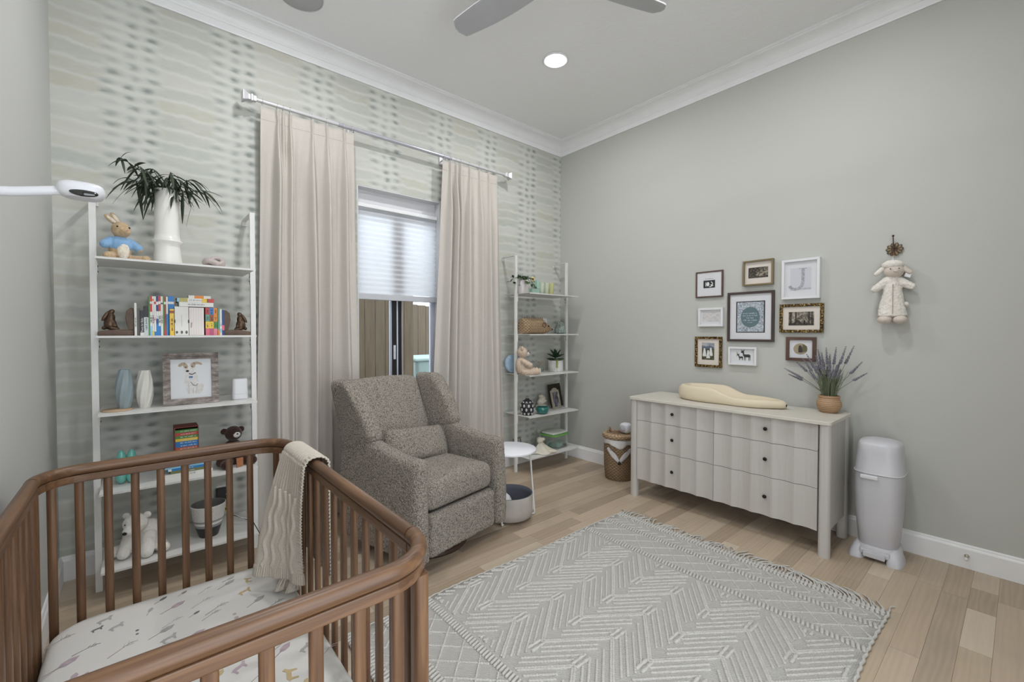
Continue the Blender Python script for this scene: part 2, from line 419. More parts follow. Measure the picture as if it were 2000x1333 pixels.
for a, b in ((WX0+.035, mcx-.054), (mcx+.050, WX1-.035)): wpart('pane', (a, YG-.002, WZ0+.05), (b, YG+.004, 2.3), M_PANE, 0)

t = NT('cellular_shade_fabric'); v = t.obj(); t.n.remove(t.b)
df = t.n.new('ShaderNodeBsdfDiffuse'); tl = t.n.new('ShaderNodeBsdfTranslucent'); mx = t.n.new('ShaderNodeMixShader'); mx.inputs[0].default_value = .5
cc = t.mix(t.noise(t.map(v, (6, 1, 120)), 1, 3), lin((232, 233, 236)), lin((246, 247, 250)))
t.link(cc, df.inputs[0]); t.link(cc, tl.inputs[0]); t.link(df.outputs[0], mx.inputs[1]); t.link(tl.outputs[0], mx.inputs[2]); t.link(mx.outputs[0], t.out.inputs[0])
M_SHADE = t.m
sh = thing('window_shade', 'white pleated cellular shade pulled halfway down in the window', 'window shade', ((WX0+WX1)/2, YW+.06, 1.6))
def shp(name, mbq, mat, bevel=0):
    o = mbq.build(name, mat, sh, bevel=bevel); o.matrix_parent_inverse = Matrix.Translation(-Vector(sh.location)); return o
def zig(u, vv): 
    n = 34; k = round(vv*n); return (WX0+.012 + (WX1-WX0-.024)*u, YW+.06 + (.009 if k % 2 else -.002), 1.662 + (2.345-1.662)*k/n)
shp('pleated_fabric', MB().grid(zig, 1, 34, smooth=False), M_SHADE)
shp('headrail', MB().bb((WX0+.01, YW+.038, 2.343), (WX1-.01, YW+.082, 2.372)), M_TRIM, .003)
shp('bottom_rail', MB().bb((WX0+.012, YW+.045, 1.612), (WX1-.012, YW+.077, 1.66)), pl('shade_rail_grey', (186, 188, 192), .4, var=.02), .004)

# outside: ground, fences of single boards, wheeled bin
def m_fence():
    t = NT('weathered_cedar'); v = t.world(); r = t.rand(); x, y, z = t.sep(v)
    vv = t.comb(t.math('MULTIPLY_ADD', r, 20, x), y, z)
    g = t.noise(t.map(vv, (40, 40, 3)), 1, 4, .6)
    col = t.mix(g, lin((78, 66, 54)), lin((128, 111, 92)))
    col = t.mix(t.math('MULTIPLY', r, .45), col, lin((104, 97, 90)))
    kn = t.ramp(t.voro(t.map(vv, (6, 6, 2.2)), 1), [(.0, (1,1,1,1)), (.07, (0,0,0,1))])
    col = t.mix(t.math('MULTIPLY', kn, .6), col, lin((60, 48, 40)))
    t.bump(g, .001); return t.done(col, .85, 0, .1)
M_FENCE = m_fence()
gnd = struct(MB().bb((-3, YW+.16, -.3), (9, 12, -.15)).build('ground', pl('garden_soil', (120, 112, 98), .95, k=.7, var=.2, vscale=5)))
def fence(label, x0, x1, y, top, wd):
    f = thing('fence', label, 'fence', ((x0+x1)/2, y, -.15)); x = x0 - (x0+x1)/2
    while x < (x1-x0)/2:
        h = top + .15 + rnd.uniform(-.012, .012)
        MB().bb((x+.003, -.009, 0), (x+wd-.003, .009, h)).build('board', M_FENCE, f); x += wd
    for z in (.35, 1.0, 1.65): MB().bb((-(x1-x0)/2, .009, z), ((x1-x0)/2, .05, z+.09)).build('rail', M_FENCE, f)
    return f
fence('brown wooden board fence close behind the window', .4, 2.62, 5.0, 1.95, .125)
fence('greyer wooden board fence farther back, seen through the right pane', 2.3, 5.2, 6.3, 1.78, .14)
M_BIN = pl('pale_green_plastic', (150, 168, 166), .45, var=.04)
bn = thing('wheelie_bin', 'pale grey-green bin with lid outside the right window pane', 'bin', (2.98, 5.32, -.15))
def bsec(w_, d_): return rrect(-w_/2, -d_/2, w_/2, d_/2, .05, 3)
lo_, hi_ = bsec(.4, .42), bsec(.56, .6); n = len(lo_)
MB().add([(p[0], p[1], .06) for p in lo_] + [(p[0], p[1], 1.12) for p in hi_], [(i, (i+1) % n, n+(i+1) % n, n+i) for i in range(n)] + [tuple(reversed(range(n)))], True).build('bin_body', M_BIN, bn)
for z in (.55, .7, .85): MB().box((0, -.262-.0, z), (.34, .03, .04)).build('rib', M_BIN, bn, bevel=.008)
MB().box((0, 0, 1.15), (.64, .68, .05)).build('lid', M_BIN, bn, bevel=.02)
MB().box((0, .33, 1.12), (.4, .05, .05)).build('handle', M_BIN, bn, bevel=.015)
for s in (-1, 1):
    q = MB().lathe([(.001, -.03), (.1, -.03), (.1, .03), (.001, .03)], 16); q.xf(Matrix.Translation((s*.24, .2, .1)) @ Matrix.Rotation(pi/2, 4, 'Y')); q.build('wheel', M_DARKF, bn)

# ================================================================== ceiling: cans, speaker, fan
M_LENS = bpy.data.materials.new('lamp_lens'); M_LENS.use_nodes = True
nt = M_LENS.node_tree; nt.nodes.clear(); em = nt.nodes.new('ShaderNodeEmission'); em.inputs[0].default_value = (1, .98, .95, 1); em.inputs[1].default_value = 14.0
ou = nt.nodes.new('ShaderNodeOutputMaterial'); nt.links.new(em.outputs[0], ou.inputs[0])
CAN_LABELS = ['recessed ceiling light glowing in the corner part of the ceiling', 'recessed ceiling light above the left bookshelf', 'recessed ceiling light above the dresser end', 'recessed ceiling light above the crib']
for (x, y), lb in zip(CAN_SPOTS, CAN_LABELS):
    cn = thing('ceiling_light', lb, 'ceiling light', (x, y, ZC), 0, 'recessed ceiling lights')
    MB().lathe([(.078, 0), (.098, 0), (.099, -.006), (.094, -.010), (.082, -.010), (.078, -.004)], 40, caps=False).build('trim_ring', M_WHITE, cn)
    MB().lathe([(.079, -.001), (.077, -.010), (.068, -.016), (.045, -.019), (.001, -.0195)], 40).build('lens', M_LENS, cn)
t = NT('speaker_mesh'); v = t.obj(); t.bump(t.voro(v, 420), .0006)
M_GRILLE = t.done(ph(176, 176, 178), .6)
sp = thing('ceiling_speaker', 'flat round grey speaker grille set in the ceiling', 'speaker', (.80, 2.93, ZC))
MB().lathe([(.001, -.006), (.118, -.006), (.122, -.003), (.122, 0)], 48, caps=False).build('grille', M_GRILLE, sp)
MB().lathe([(.122, 0), (.122, -.007), (.127, -.007), (.129, 0)], 48, caps=False).build('rim', pl('speaker_rim', (180, 180, 182), .5), sp)

M_FAN = pl('brushed_nickel_blade', (176, 176, 178), .45, var=.04, metal=.1)
fan = thing('ceiling_fan', 'three-bladed grey ceiling fan at the top edge of the picture', 'ceiling fan', (1.6, 1.545, ZC))
MB().lathe([(.001, 0), (.07, 0), (.072, -.03), (.05, -.055), (.02, -.06), (.02, -.17), (.06, -.185), (.105, -.2), (.112, -.24), (.112, -.30), (.10, -.335), (.06, -.352), (.001, -.355)], 40).build('motor_housing', M_FAN, fan)
for k, ang in enumerate((101.5, -18.5, 221.5)):
    def bl(u, vv):
        r = .1 + .575*vv; wd = .060 + .014*sin(pi*min(1, vv*1.1)); 
        if vv > .93: wd *= sqrt(max(0.0, 1-((vv-.93)/.072)**2))
        s_ = (u*2-1)*wd; return (r, s_, -.285 + s_*.28)
    b = MB().grid(bl, 6, 24).build('blade', M_FAN, fan, solid=.009, bevel=.002); b.rotation_euler = (0, 0, R(ang))
    MB().bb((.08, -.03, -.298), (.2, .03, -.288)).build('blade_arm', M_FAN, b, bevel=.003)
# ================================================================== curtain rod and curtains
M_ROD = pl('pale_rod_metal', (200, 199, 200), .35, var=.02, metal=.2)
RY, RZ = YW-.1, 2.862
rod = thing('curtain_rod', 'pale metal curtain rod with square flared end caps above the window', 'curtain rod', (1.66, RY, RZ))
q = MB().tube([(-1.06, 0, 0), (1.06, 0, 0)], .0125, 14); q.build('pole', M_ROD, rod)
q = MB().tube([(-.52, 0, 0), (.45, 0, 0)], .015, 14); q.build('outer_sleeve', pl('pale_rod_sleeve', (188, 188, 196), .25, metal=.4), rod)
def finial(s):
    q = MB(); secs = [(0, .016), (.015, .016), (.022, .021), (.03, .021), (.034, .0165), (.045, .018), (.07, .030), (.076, .032), (.08, .030)]
    vs = []; fs = []
    for d, h in secs: vs += [(s*(1.045+d), a*h, b*h) for a, b in ((-1,-1), (1,-1), (1,1), (-1,1))]
    for i in range(len(secs)-1):
        for k in range(4): fs.append((i*4+k, i*4+(k+1) % 4, (i+1)*4+(k+1) % 4, (i+1)*4+k))
    fs += [(0, 1, 2, 3), tuple(4*(len(secs)-1)+k for k in range(4))]
    return q.add(vs, fs)
for s in (-1, 1): finial(s).build('finial', M_ROD, rod, bevel=.002)
for x in (-.40, .40):
    q = MB().tube([(x, .1, -.01), (x, .05, -.01), (x, .0, -.018)], .006, 8); q.build('bracket', M_ROD, rod)
    MB().bb((x-.018, .088, -.045), (x+.018, .1, .03)).build('bracket_plate', M_ROD, rod, bevel=.003)

def m_linen():
    t = NT('oatmeal_linen'); v = t.obj()
    wv = t.noise(t.map(v, (420, 420, 12)), 1, 2); wv2 = t.noise(t.map(v, (18, 18, 420)), 1, 2)
    f = t.math('MULTIPLY', t.math('ADD', wv, wv2), .5)
    col = t.mix(f, ph(198, 191, 182), ph(220, 214, 206))
    t.bump(f, .0004, .6)
    tl = t.n.new('ShaderNodeBsdfTranslucent'); t.link(col, tl.inputs[0]); mx = t.n.new('ShaderNodeMixShader'); mx.inputs[0].default_value = .22
    t.done(col, .85, 0, .1); t.link(t.b.outputs[0], mx.inputs[1]); t.link(tl.outputs[0], mx.inputs[2]); t.link(mx.outputs[0], t.out.inputs[0]); return t.m
M_LINEN = m_linen()
def curtain(label, xt0, xt1, xb0, xb1, pleats, deep, zb=.012):
    zt = RZ - .03; cx = (xt0+xt1)/2
    c = thing('curtain', label, 'curtain', (cx, RY, zb), 0, 'linen curtains')
    NV = 70; NU = 260; xs = [0.0] + pleats + [1.0]
    def fn(u, vv):
        z = zb + (zt-zb)*vv; dtop = zt - z
        x0 = xt0 + (xb0-xt0)*min(1, dtop/2.4); x1 = xt1 + (xb1-xt1)*min(1, dtop/2.4)
        # distance to pleats
        y = 0.0; op = min(1.0, max(0.0, (dtop-.02)/.5)); op = op*op*(3-2*op)
        for p, dp in zip(pleats, deep):
            d = (u-p)/(.012 + .024*op); y -= (.026 + .042*op*dp)*exp(-d*d)
            # soft return beside each fold
            d2 = (u-p-.05)/(.035); y += (.006 + .026*op*dp)*exp(-d2*d2)
        pin = exp(-((dtop-.085)/.03)**2)
        y += .006*sin(u*31+1)*op + .004*sin(u*63+dtop*1.5)*op + .012*op*sin(u*17+dtop*.8)
        x = x0 + (x1-x0)*(u + .008*op*sin(dtop*2.1+u*9))
        for p, dp in zip(pleats, deep):        # fabric drawn in at the pinch line
            k = exp(-((u-p)/.05)**2); x += (p-u)*(xt1-xt0)*.45*k*pin
        zz = z
        if vv > .97: zz -= .006*sin(u*pi*6)**2
        return (x - cx, y, zz - zb)
    MB().grid(fn, NU, NV).build('panel', M_LINEN, c, solid=.003)
    def hem(u, vv):
        p = fn(u, 0); q = fn(u, .0); return (p[0], p[1]-.0025, .09*vv)
    # stitched header seam
    path = []
    for i in range(131):
        p = fn(i/130, 1-.085/(zt-zb)); path.append((p[0], p[1]-.002, p[2]))
    MB().tube(path, .0011, 4).build('header_seam', pl('linen_seam', (182, 174, 166), .9), c)
    for p in [0.02] + pleats + [.98]:
        q = fn(p, 1.0); X = q[0] + cx - 1.66
        path = [(X + .003*sin(a), .019*cos(a), .019*sin(a) - .002) for a in [2*pi*k/18 for k in range(18)]]
        MB().tube(path, .0016, 6, closed=True).build('ring', M_ROD, rod)
        MB().tube([(X, -.004, -.019), (X, q[1]-.004, -.05)], .0011, 5).build('hook', M_ROD, rod)
    return c
curtain('long oatmeal linen curtain on the left, beside the bookshelf with books', .640, 1.252, .600, 1.285, [.16, .22, .29, .52, .68, .88], [1.5, .9, 1.5, .8, .9, .7])
curtain('long oatmeal linen curtain on the right, behind the armchair', 2.022, 2.615, 1.915, 2.69, [.12, .22, .30, .46, .64, .82], [1.1, 1.5, 1.0, .7, .9, .7])

# ================================================================== ladder bookshelves
M_METAL = pl('white_powder_coat', (214, 213, 209), .38, var=.02)
SHZ = [.160, .552, .944, 1.332, 1.720]
def bookshelf(label, x0, x1, yp, yf, top=2.085):
    cx = (x0+x1)/2; yb = YW-.012
    b = thing('bookshelf', label, 'bookshelf', (cx, yp, 0), 0, 'white metal wall bookshelves')
    h = (x1-x0)/2
    for s in (-1, 1):
        MB().box((s*h, 0, top/2), (.028, .02, top)).build('post', M_METAL, b, bevel=.0015)
        MB().bb((s*h-.014, .01, top-.005), (s*h+.014, yb-yp, top)).build('top_arm', M_METAL, b, bevel=.0015)
        MB().bb((s*h-.014, yb-yp-.001, top-.035), (s*h+.014, yb-yp+.008, top)).build('wall_plate', M_METAL, b, bevel=.001)
    hw = h - .0145
    for z in SHZ:
        sv = MB(); sv.bb((-hw, yf-yp, z-.004), (hw, yb-yp, z)); so = sv.build('shelf', M_METAL, b)
        e = MB(); e.bb((-hw, yf-yp, z-.010), (hw, yf-yp+.0025, z-.0035)); e.build('front_lip', M_METAL, so)
        for s in (-1, 1):
            poly = [(yf-yp+.012, z-.004), (yb-yp, z-.004), (yb-yp, z-.02), (.06, z-.075), (-.06, z-.075)]
            g = MB().prism([(-.016, z-.004), (.016, z-.004), (.016, z-.075), (-.016, z-.075)], s*hw-.0016, s*hw+.0016, 'x'); g.build('bracket', M_METAL, so)
            for dz in (.03, .058):
                k = MB().lathe([(.001, 0), (.0042, 0), (.0038, .003), (.001, .0035)], 8); k.xf(Matrix.Translation((s*(hw-.0016), 0, z-dz)) @ Matrix.Rotation(-s*pi/2, 4, 'Y')); k.build('screw', pl('dark_screw', (70, 70, 72), .4, metal=.6), so)
    return b
SL_Y, SL_F = 3.115, 2.935; SR_Y, SR_F = 3.175, 2.992
bookshelf('white metal bookshelf left of the curtains, full of books, vases and toys', -.160, .555, SL_Y, SL_F)
bookshelf('white metal bookshelf in the room corner, right of the curtains', 2.768, 3.483, SR_Y, SR_F)

# ================================================================== boucle recliner
def m_boucle():
    t = NT('grey_boucle'); v = t.obj()
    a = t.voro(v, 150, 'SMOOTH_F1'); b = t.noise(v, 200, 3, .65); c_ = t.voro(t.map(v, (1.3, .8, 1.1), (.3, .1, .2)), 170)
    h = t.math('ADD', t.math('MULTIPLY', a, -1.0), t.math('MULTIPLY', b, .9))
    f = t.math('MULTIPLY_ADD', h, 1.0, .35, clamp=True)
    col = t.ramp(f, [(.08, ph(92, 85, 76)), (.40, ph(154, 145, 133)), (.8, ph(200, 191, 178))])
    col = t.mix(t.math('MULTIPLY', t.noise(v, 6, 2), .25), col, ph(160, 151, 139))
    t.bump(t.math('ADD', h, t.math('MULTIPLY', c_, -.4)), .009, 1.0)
    t.b.inputs['Sheen Weight'].default_value = .15
    return t.done(col, .95, 0, .1)
M_BOUCLE = m_boucle()
CH_A = R(12.5); CH_O = (1.505, 2.155)
ch = thing('armchair', 'grey nubbly boucle wing armchair in front of the window', 'armchair', (CH_O[0], CH_O[1], 0), CH_A)
def softbox(lo, hi, r=.03, n=8, f=None):
    """rounded, puffed box made as a subdivided grid; f(x,y,z)->offset"""
    q = MB(); cx = [(a+b)/2 for a, b in zip(lo, hi)]; hx = [(b-a)/2 for a, b in zip(lo, hi)]
    vmap = {}; vs = []; fs = []
    ns = [max(3, int(2*h_/.022)) for h_ in hx]
    def vert(i, j, k):
        key = (i, j, k)
        if key in vmap: return vmap[key]
        p = [-hx[0] + 2*hx[0]*i/ns[0], -hx[1] + 2*hx[1]*j/ns[1], -hx[2] + 2*hx[2]*k/ns[2]]
        inner = [max(-h_+r, min(h_-r, c_)) if h_ > r else 0 for c_, h_ in zip(p, hx)]
        d = Vector([a-b for a, b in zip(p, inner)])
        if d.length > 1e-9:
            m = max(abs(d.x), abs(d.y), abs(d.z)); d = d.normalized()*m
        pp = Vector(inner) + d + Vector(cx)
        if f: pp = Vector(f(*pp))
        vmap[key] = len(vs); vs.append(pp); return vmap[key]
    a, b, c_ = ns
    for i in range(a):
        for j in range(b):
            fs.append((vert(i,j,0), vert(i,j+1,0), vert(i+1,j+1,0), vert(i+1,j,0))); fs.append((vert(i,j,c_), vert(i+1,j,c_), vert(i+1,j+1,c_), vert(i,j+1,c_)))
    for i in range(a):
        for k in range(c_):
            fs.append((vert(i,0,k), vert(i+1,0,k), vert(i+1,0,k+1), vert(i,0,k+1))); fs.append((vert(i,b,k), vert(i,b,k+1), vert(i+1,b,k+1), vert(i+1,b,k)))
    for j in range(b):
        for k in range(c_):
            fs.append((vert(0,j,k), vert(0,j,k+1), vert(0,j+1,k+1), vert(0,j+1,k))); fs.append((vert(a,j,k), vert(a,j+1,k), vert(a,j+1,k+1), vert(a,j,k+1)))
    return q.add(vs, fs, True)
FL = dict(disp=.009, dscale=.008, sub=2)
def back_y(z, y): return y + max(0, z-.42)*.44       # recline of the back
# side panels + arms: one part each; arm top rises towards the back, slight wave
for s in (-1, 1):
    def f(x, y, z, s=s):
        k = max(0, min(1, (z-.30)/.34))
        rise = .075*max(0, min(1, (y-.12)/.40))**1.4
        bow = .012*sin(pi*min(1, max(0, z/.66)))*s
        return (x + bow, y + .015*k*(1 if y < .2 else 0), z + rise*k)
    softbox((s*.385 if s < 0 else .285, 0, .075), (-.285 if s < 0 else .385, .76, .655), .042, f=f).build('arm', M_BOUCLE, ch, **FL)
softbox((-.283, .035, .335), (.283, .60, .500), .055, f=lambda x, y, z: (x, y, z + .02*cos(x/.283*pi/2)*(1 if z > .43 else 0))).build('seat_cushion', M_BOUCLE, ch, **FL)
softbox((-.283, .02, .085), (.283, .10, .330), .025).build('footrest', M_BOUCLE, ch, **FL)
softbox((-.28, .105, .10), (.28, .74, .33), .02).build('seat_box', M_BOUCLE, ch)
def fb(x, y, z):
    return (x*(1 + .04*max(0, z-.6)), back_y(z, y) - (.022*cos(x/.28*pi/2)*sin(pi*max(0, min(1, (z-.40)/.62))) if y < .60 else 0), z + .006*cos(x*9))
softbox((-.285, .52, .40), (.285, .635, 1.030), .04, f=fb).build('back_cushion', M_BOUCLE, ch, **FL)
for s in (-1, 1):
    def fw(x, y, z, s=s):
        a = y/.33; t_ = z/.40                            # a: 0 front..1 rear, t_: 0 bottom..1 top
        zb = .705 - .150*a; yf_ = .405 + .255*t_ - .035*sin(pi*t_); yr_ = .715 + .125*t_
        return (x + s*(.012*t_ + .014*(1-a)*t_), yf_ + (yr_-yf_)*a, zb + (1.045-zb)*t_)
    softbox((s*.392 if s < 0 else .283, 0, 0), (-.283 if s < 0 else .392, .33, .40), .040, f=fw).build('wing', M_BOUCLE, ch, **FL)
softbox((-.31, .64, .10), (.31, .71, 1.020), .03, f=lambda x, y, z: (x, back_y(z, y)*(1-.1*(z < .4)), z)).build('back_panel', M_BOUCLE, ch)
q = softbox((-.255, -.075, -.108), (.255, .055, .108), .05, f=lambda x, y, z: (x*(1-.05*abs(z)/.108), y*(1-.55*(abs(x)/.255)**3), z*(1+.10*(abs(x)/.255)**4)))
q.xf(Matrix.Translation((.025, .490, .600)) @ Matrix.Rotation(R(5), 4, 'Y') @ Matrix.Rotation(R(-24), 4, 'X'))
lp = q.build('lumbar_pillow', M_BOUCLE, None, **FL); lp.location = (CH_O[0], CH_O[1], 0); lp.rotation_euler = (0, 0, CH_A)
tag(lp, 'small rectangular grey boucle lumbar pillow lying on the armchair seat', 'pillow')
M_DWOOD = pl('dark_base_wood', (70, 50, 38), .45, k=.8, var=.2)
MB().lathe([(.001, 0), (.27, 0), (.275, .01), (.27, .028), (.05, .034), (.045, .1), (.001, .1)], 48, c=(0, .38, 0)).build('swivel_base', M_DWOOD, ch)

# ================================================================== dresser
def m_ash():
    t = NT('whitewashed_ash'); v = t.obj(); r = t.rand()
    vv = t.map(v, (1, 1, 1))
    g = t.noise(t.map(vv, (60, 60, 2.4)), 1, 5, .6, .4); bnd = t.noise(t.map(vv, (5, 9, .25)), 1, 2)
    col = t.mix(g, ph(178, 174, 168), ph(196, 193, 189)); col = t.mix(t.math('MULTIPLY', bnd, .55), col, ph(172, 166, 156))
    t.bump(g, .0004, .5); return t.done(col, .45, 0, .35)
M_ASH = m_ash()
t = NT('whitewashed_ash_top'); v = t.obj(); g = t.noise(t.map(v, (60, 2.4, 60)), 1, 5, .6, .4)
t.bump(g, .0003, .4); M_ASHTOP = t.done(t.mix(g, ph(188, 182, 170), ph(206, 202, 192)), .42, 0, .35)
M_KNOB = pl('dark_bronze_knob', (44, 40, 38), .35, k=.7, metal=.7)
DX, DY0, DY1 = 3.115, .735, 2.115; DB = 3.555
dr = thing('dresser', 'whitewashed wooden six-drawer dresser with scalloped wavy drawer fronts', 'dresser', ((DX+DB)/2, (DY0+DY1)/2, 0))
DO = Vector(dr.location)
def dp(mbq, name, mat, parent=None, **k):
    o = mbq.build(name, mat, parent or dr, **k); 
    if parent is None: o.matrix_parent_inverse = Matrix.Translation(-DO)
    return o
for yy in (DY0+.03, DY1-.03):
    for xx in (DX+.012, DB-.03):
        dp(MB().prism(rrect(xx-.030, yy-.030, xx+.030, yy+.030, .024, 5), 0, .797), 'leg', M_ASH)
dp(MB().bb((DX+.03, DY0+.014, .15), (DB, DY0+.034, .797)), 'side_panel', M_ASH, bevel=.002)
dp(MB().bb((DX+.03, DY1-.034, .15), (DB, DY1-.014, .797)), 'side_panel', M_ASH, bevel=.002)
dp(MB().bb((DB-.012, DY0+.05, .15), (DB-.002, DY1-.05, .797)), 'back_panel', M_ASH)
dp(MB().bb((DX+.03, DY0+.034, .15), (DB-.01, DY1-.034, .165)), 'bottom_panel', M_ASH)
dp(MB().prism(rrect(DX-.030, DY0-.006, DB+.012, DY1+.008, .022, 6), .797, .820), 'top', M_ASHTOP, bevel=.004)
ROWS = [(.634, .793), (.408, .631), (.150, .405)]; YM = 1.424
SIDES = [(DY0+.064, YM-.0015), (YM+.0015, DY1-.064)]
def scallop(y): 
    k_ = (y - (DY0+.064)) / .1246 if y < YM else (y - YM) / .1246
    return .015*sin(pi*(k_ % 1.0))
for (y0, y1) in SIDES:
    for z0, z1 in ROWS:
        N = 56; vs = []; fs = []
        for i in range(N+1):
            yy = y0 + (y1-y0)*i/N; s_ = scallop(yy)
            # concave flutes: ridges stand forward, flutes are carved back; they fade into a level top edge on the top row
            xf_ = DX - .012 + s_
            for z in (z0, z1): vs.append((xf_, yy, z))
            for z in (z0, z1): vs.append((DX+.026, yy, z))
        for i in range(N):
            a = i*4; b = a+4; fs += [(a, a+1, b+1, b), (a+2, b+2, b+3, a+3), (a, b, b+2, a+2), (a+1, a+3, b+3, b+1)]
        fs += [(0, 2, 3, 1), (N*4, N*4+1, N*4+3, N*4+2)]
        q = MB().add(vs, fs); d = dp(q, 'drawer', M_ASH)
        yc = (y0+y1)/2; zk = {.634: .72, .408: .522, .150: .276}[z0]
        k = MB().lathe([(.001, -.022), (.006, -.0215), (.0115, -.016), (.0125, -.011), (.009, -.006), (.005, -.003), (.005, .012)], 14)
        yk = 1.744 if y0 > 1.3 else 1.090
        k.xf(Matrix.Translation((DX-.012+scallop(yk)-.012+.012, yk, zk)) @ Matrix.Rotation(pi/2, 4, 'Y')); ko = k.build('knob', M_KNOB, d)

# ================================================================== crib
def m_walnut():
    t = NT('walnut_wood'); v = t.obj(); r = t.rand(); p = t.world()
    q = t.comb(t.math('MULTIPLY_ADD', r, 9.0, t.sep(p)[0]), t.sep(p)[1], t.sep(p)[2])
    nn = t.n.new('ShaderNodeNewGeometry').outputs['Normal']
    def grain(sc3): return t.noise(t.map(q, sc3), 1, 5, .6, .5)
    return t, q, grain
def walnut(name, sc3):
    t, q, grain = m_walnut(); t.m.name = name
    g = grain(sc3); col = t.ramp(g, [(.25, ph(72, 49, 33)), (.5, ph(100, 72, 50)), (.75, ph(128, 96, 69))])
    t.bump(g, .0003, .4); return t.done(col, .36, 0, .45)
M_WV = walnut('walnut_vertical', (55, 55, 2.5)); M_WX = walnut('walnut_along_x', (2.5, 55, 55)); M_WY = walnut('walnut_along_y', (55, 2.5, 55))
cx0, cx1, cy0, cy1 = -.255, .492, .815, 2.150; CR = .12
crib = thing('crib', 'walnut brown wooden crib with rounded corners and slatted sides', 'crib', ((cx0+cx1)/2, (cy0+cy1)/2, 0))
CO = Vector(crib.location)
def cp(mbq, name, mat, parent=None, **k):
    o = mbq.build(name, mat, crib, **k); o.matrix_parent_inverse = Matrix.Translation(-CO); return o
def end_path(yc, sgn, z, ext=.0):
    """end rail: straight along x with quarter turns into the long sides; sgn +1 far end, -1 near end"""
    p = []; ys = yc - sgn*(CR+ext)
    p.append((cx0, ys, z))
    for i in range(11): a = pi/2*i/10; p.append((cx0 + CR - CR*cos(a), yc - sgn*CR + sgn*CR*sin(a), z))
    for i in range(11): a = pi/2*(1 - i/10); p.append((cx1 - CR + CR*cos(a), yc - sgn*CR + sgn*CR*sin(a), z))
    p.append((cx1, ys, z)); return p
RRT = .0185; ZT = .869
sub = [(-.0125, -.013), (.0125, -.013), (.0125, .013), (-.0125, .013)]
for yc, sg in ((cy1, 1), (cy0, -1)):
    cp(MB().tube(end_path(yc, sg, ZT, .004), RRT, 18, up=(0,0,1)), 'top_rail', M_WX)
    cp(MB().tube(end_path(yc, sg, ZT-.030, .004), 1, sec=sub, up=(0,0,1)), 'lower_rail', M_WX, bevel=.003)
    cp(MB().tube(end_path(yc, sg, .17, .004), 1, sec=[(-.014, -.03), (.014, -.03), (.014, .03), (-.014, .03)], up=(0,0,1)), 'bottom_rail', M_WX, bevel=.004)
for xc in (cx0, cx1):
    a, b = cy0+CR+.008, cy1-CR-.008
    cp(MB().tube([(xc, a, ZT), (xc, b, ZT)], RRT-.0005, 18), 'top_rail', M_WY)
    cp(MB().bb((xc-.0125, a, ZT-.043), (xc+.0125, b, ZT-.017)), 'lower_rail', M_WY, bevel=.003)
    cp(MB().bb((xc-.014, a, .14), (xc+.014, b, .20)), 'bottom_rail', M_WY, bevel=.004)
def slat(x, y, wx, wy, z0=.185, z1=ZT-.040, nm='slat'):
    n = 12; pts = [(x + wx*abs(cos(2*pi*k/n))**.6*(1 if cos(2*pi*k/n) > 0 else -1), y + wy*abs(sin(2*pi*k/n))**.6*(1 if sin(2*pi*k/n) > 0 else -1)) for k in range(n)]
    q = MB(); nn = len(pts); vs = [(p[0], p[1], z0) for p in pts] + [(p[0], p[1], z1) for p in pts]
    q.add(vs, [(i, (i+1) % nn, nn+(i+1) % nn, nn+i) for i in range(nn)], True); q.add(vs, [tuple(reversed(range(nn))), tuple(range(nn, 2*nn))])
    return cp(q, nm, M_WV)
for i in range(8): slat(-.157 + .0745*i, cy1, .0125, .0085)
for i in range(8): slat(-.155 + .0785*i, cy0, .0125, .0085)
for xc in (cx0, cx1):
    for i in range(11): slat(xc, cy0 + CR + .105 + .0885*i, .0085, .0145)
for yc, sg in ((cy1, 1), (cy0, -1)):
    for xc, sx in ((cx0, -1), (cx1, 1)):
        # corner: flat posts beside the seam, one slat in the bend; the near end also has a round corner post
        if sg < 0: slat(xc - sx*CR*(1-.74), yc + CR*(1-.74), .017, .017, 0, ZT-.040, 'corner_post')
        slat(xc, yc - sg*(CR+.004+.02), .012, .019, .0, ZT-.040, 'side_post')
        slat(xc, yc - sg*(CR-.020), .012, .017, .14, ZT-.040, 'end_post')
        if sg > 0: slat(xc - sx*.034, yc - .038, .012, .010, .0, ZT-.040, 'slat')
        elif sx < 0: slat(xc - sx*(CR-.012), yc, .0125, .0085, .14, ZT-.040, 'slat')
cp(MB().bb((cx0+.03, cy0+.03, .195), (cx1-.03, cy1-.03, .21)), 'mattress_support', M_WY)

def m_sheet():
    t = NT('printed_cotton_sheet'); v = t.obj()
    col = t.mix(t.noise(v, 4, 2), ph(198, 195, 190), ph(208, 205, 200))
    t.bump(t.noise(t.map(v, (4, 2, 4)), 2.2, 3), .006, .35)
    return t.done(col, .85, 0, .1)
M_SHEET = m_sheet()
mx0, mx1, my0, my1 = cx0+.022, cx1-.022, cy0+.022, cy1-.022
mat_t = thing('crib_mattress', 'crib mattress with white fitted sheet printed with woodland animals and twigs', 'mattress', ((mx0+mx1)/2, (my0+my1)/2, .212))
rings = []; hw, hl = (mx1-mx0)/2, (my1-my0)/2
prof = [(0, .0), (0, .10), (.003, .122), (.010, .135), (.022, .143), (.04, .147), (.09, .149)]
q = MB(); vs = []; fs = []; n = None
for ins, z in prof:
    pts = rrect(-hw+ins, -hl+ins, hw-ins, hl-ins, max(.02, .11-ins*.6), 8); n = len(pts); vs += [(p[0], p[1], z) for p in pts]
for i in range(len(prof)-1):
    for k in range(n): fs.append((i*n+k, i*n+(k+1) % n, (i+1)*n+(k+1) % n, (i+1)*n+k))
fs.append(tuple(range((len(prof)-1)*n, len(prof)*n))); fs.append(tuple(reversed(range(n))))
q.add(vs, fs, True); q.build('fitted_sheet', M_SHEET, mat_t)

